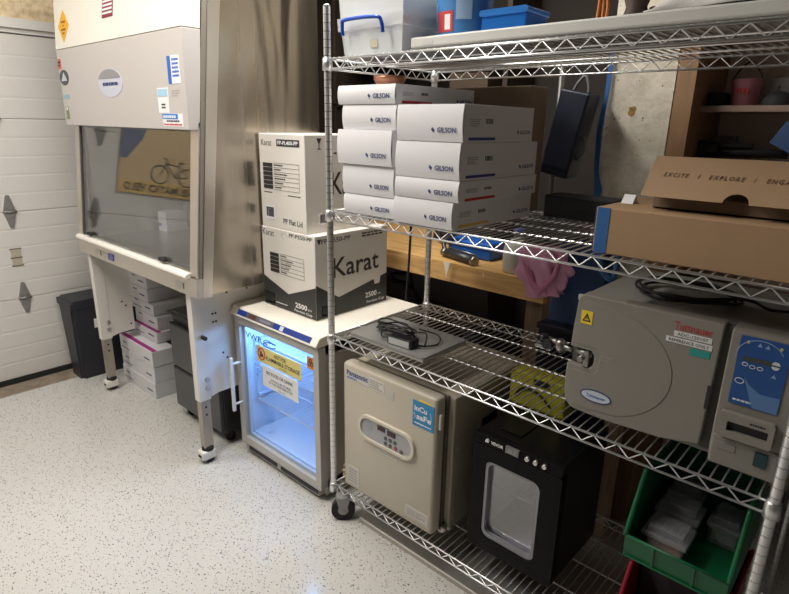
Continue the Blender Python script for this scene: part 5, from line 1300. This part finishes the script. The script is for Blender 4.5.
b = B(); b.cyl((.955,.97,zl+.022),(1.22,.955,zl+.022),.013,n=12); b.cyl((.955,.995,zl+.020),(1.22,.985,zl+.018),.012,n=12); b.cyl((.97,.955,zl+.045),(1.12,.955,zl+.042),.010,n=12); b.obj('leg', MATBLACK, t)
b = B(); b.box(.95,.985,.94,1.0,zl,zl+.06,bev=.006); b.cyl((1.0,.95,zl+.03),(1.0,.93,zl+.03),.016,n=12); b.obj('head', MATBLACK, t)
t = thing('blue_book', 'blue and white book leaning at the right on the lower wooden shelf', 'book', (1.23,.93,zl))
b = B(); b.box(-.06,.06,-.03,.03,0,.075,bev=.002); o = b.obj('pages', PAPER, t, world=False); b = B(); b.box(-.062,.062,-.033,-.030,-.001,.077); o2 = b.obj('cover', mat('book_blue', (.06,.12,.28), .5), t, world=False)
for q in (o,o2): q.rotation_euler = (0,math.radians(28),0); q.location = (0,.0,.031)
t = thing('grey_panel_box', 'flat grey box standing at the left of the lower wooden shelf', 'box', (1.0,1.16,zl)); B().box(.95,1.03,1.10,1.15,zl,zl+.075,bev=.002).obj('body', mat('dull_grey', (.22,.21,.21), .6), t)

# dark storage seen between cabinet and rack
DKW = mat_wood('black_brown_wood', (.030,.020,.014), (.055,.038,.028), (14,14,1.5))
t = thing('storage_shelf', 'dark shelf with clutter seen in the gap between the cabinet and the rack', 'shelving', (-.75,1.6,0))
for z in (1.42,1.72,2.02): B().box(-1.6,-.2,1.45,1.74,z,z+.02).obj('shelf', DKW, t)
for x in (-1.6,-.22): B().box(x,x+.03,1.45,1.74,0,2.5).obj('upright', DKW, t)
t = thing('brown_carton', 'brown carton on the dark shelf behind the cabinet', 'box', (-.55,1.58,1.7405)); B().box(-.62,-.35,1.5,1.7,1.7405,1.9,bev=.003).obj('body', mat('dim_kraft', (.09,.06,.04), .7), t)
t = thing('black_crate', 'black crate on the lower dark shelf behind the cabinet', 'crate', (-.5,1.58,1.4405)); B().box(-.68,-.3,1.5,1.7,1.4405,1.60,bev=.004).obj('body', MATBLACK, t)

# ------------------------------------------------------------------ lamps
def ceiling_light(x,y,w,l,power,label,col=(1,.93,.82)):
    t = thing('ceiling_light', label, 'ceiling light', (x,y,2.949), 'ceiling lights')
    b = B(); ring_prism(b, rrect(x-w/2-.03,x+w/2+.03,y-l/2-.03,y+l/2+.03,.01), rrect(x-w/2,x+w/2,y-l/2,y+l/2,.01),'z',2.90,2.949); b.obj('frame', WHITE, t)
    B().box(x-w/2,x+w/2,y-l/2,y+l/2,2.93,2.94).obj('diffuser', mat('lamp_diffuser', (.9,.9,.9), .5, emit=(col,2.2)), t)
    la = bpy.data.lights.new('lamp','AREA'); la.shape = 'RECTANGLE'; la.size = w; la.size_y = l; la.energy = power; la.color = col
    o = bpy.data.objects.new('lamp', la); COL.objects.link(o); o.location = (0,0,-.045); o.parent = t
ceiling_light(-.25,-.45,.30,2.4,68,'long ceiling light strip running beside the wire rack',(1,.955,.885))
ceiling_light(-1.45,-1.5,.5,1.0,30,'rectangular ceiling light panel added to brighten the cabinet front, door and floor',(1,.955,.885))  # added fill lamp, lifts the cabinet front, door and floor
w = bpy.data.worlds.new('world'); S.world = w; w.use_nodes = True; w.node_tree.nodes['Background'].inputs[0].default_value = (.9,.95,1,1); w.node_tree.nodes['Background'].inputs[1].default_value = .02

# ------------------------------------------------------------------ camera
cam = bpy.data.cameras.new('camera'); co = bpy.data.objects.new('camera', cam); COL.objects.link(co)
R = Matrix(((.7383,.6742,.0185),(-.2108,.2047,.9559),(.6407,-.7096,.2932)))   # world -> camera
M3 = R.transposed(); q = M3.to_quaternion(); q.normalize()
co.rotation_mode = 'QUATERNION'; co.rotation_quaternion = q; co.location = (1.5655,-1.3717,1.6116)
cam.sensor_fit = 'HORIZONTAL'; cam.sensor_width = 36; cam.lens = 565.13/789*36; cam.clip_start = .05
S.camera = co
S.view_settings.view_transform = 'Standard'; S.view_settings.look = 'None'; S.view_settings.gamma = 1; S.view_settings.use_curve_mapping = False
S.view_settings.exposure = 0.
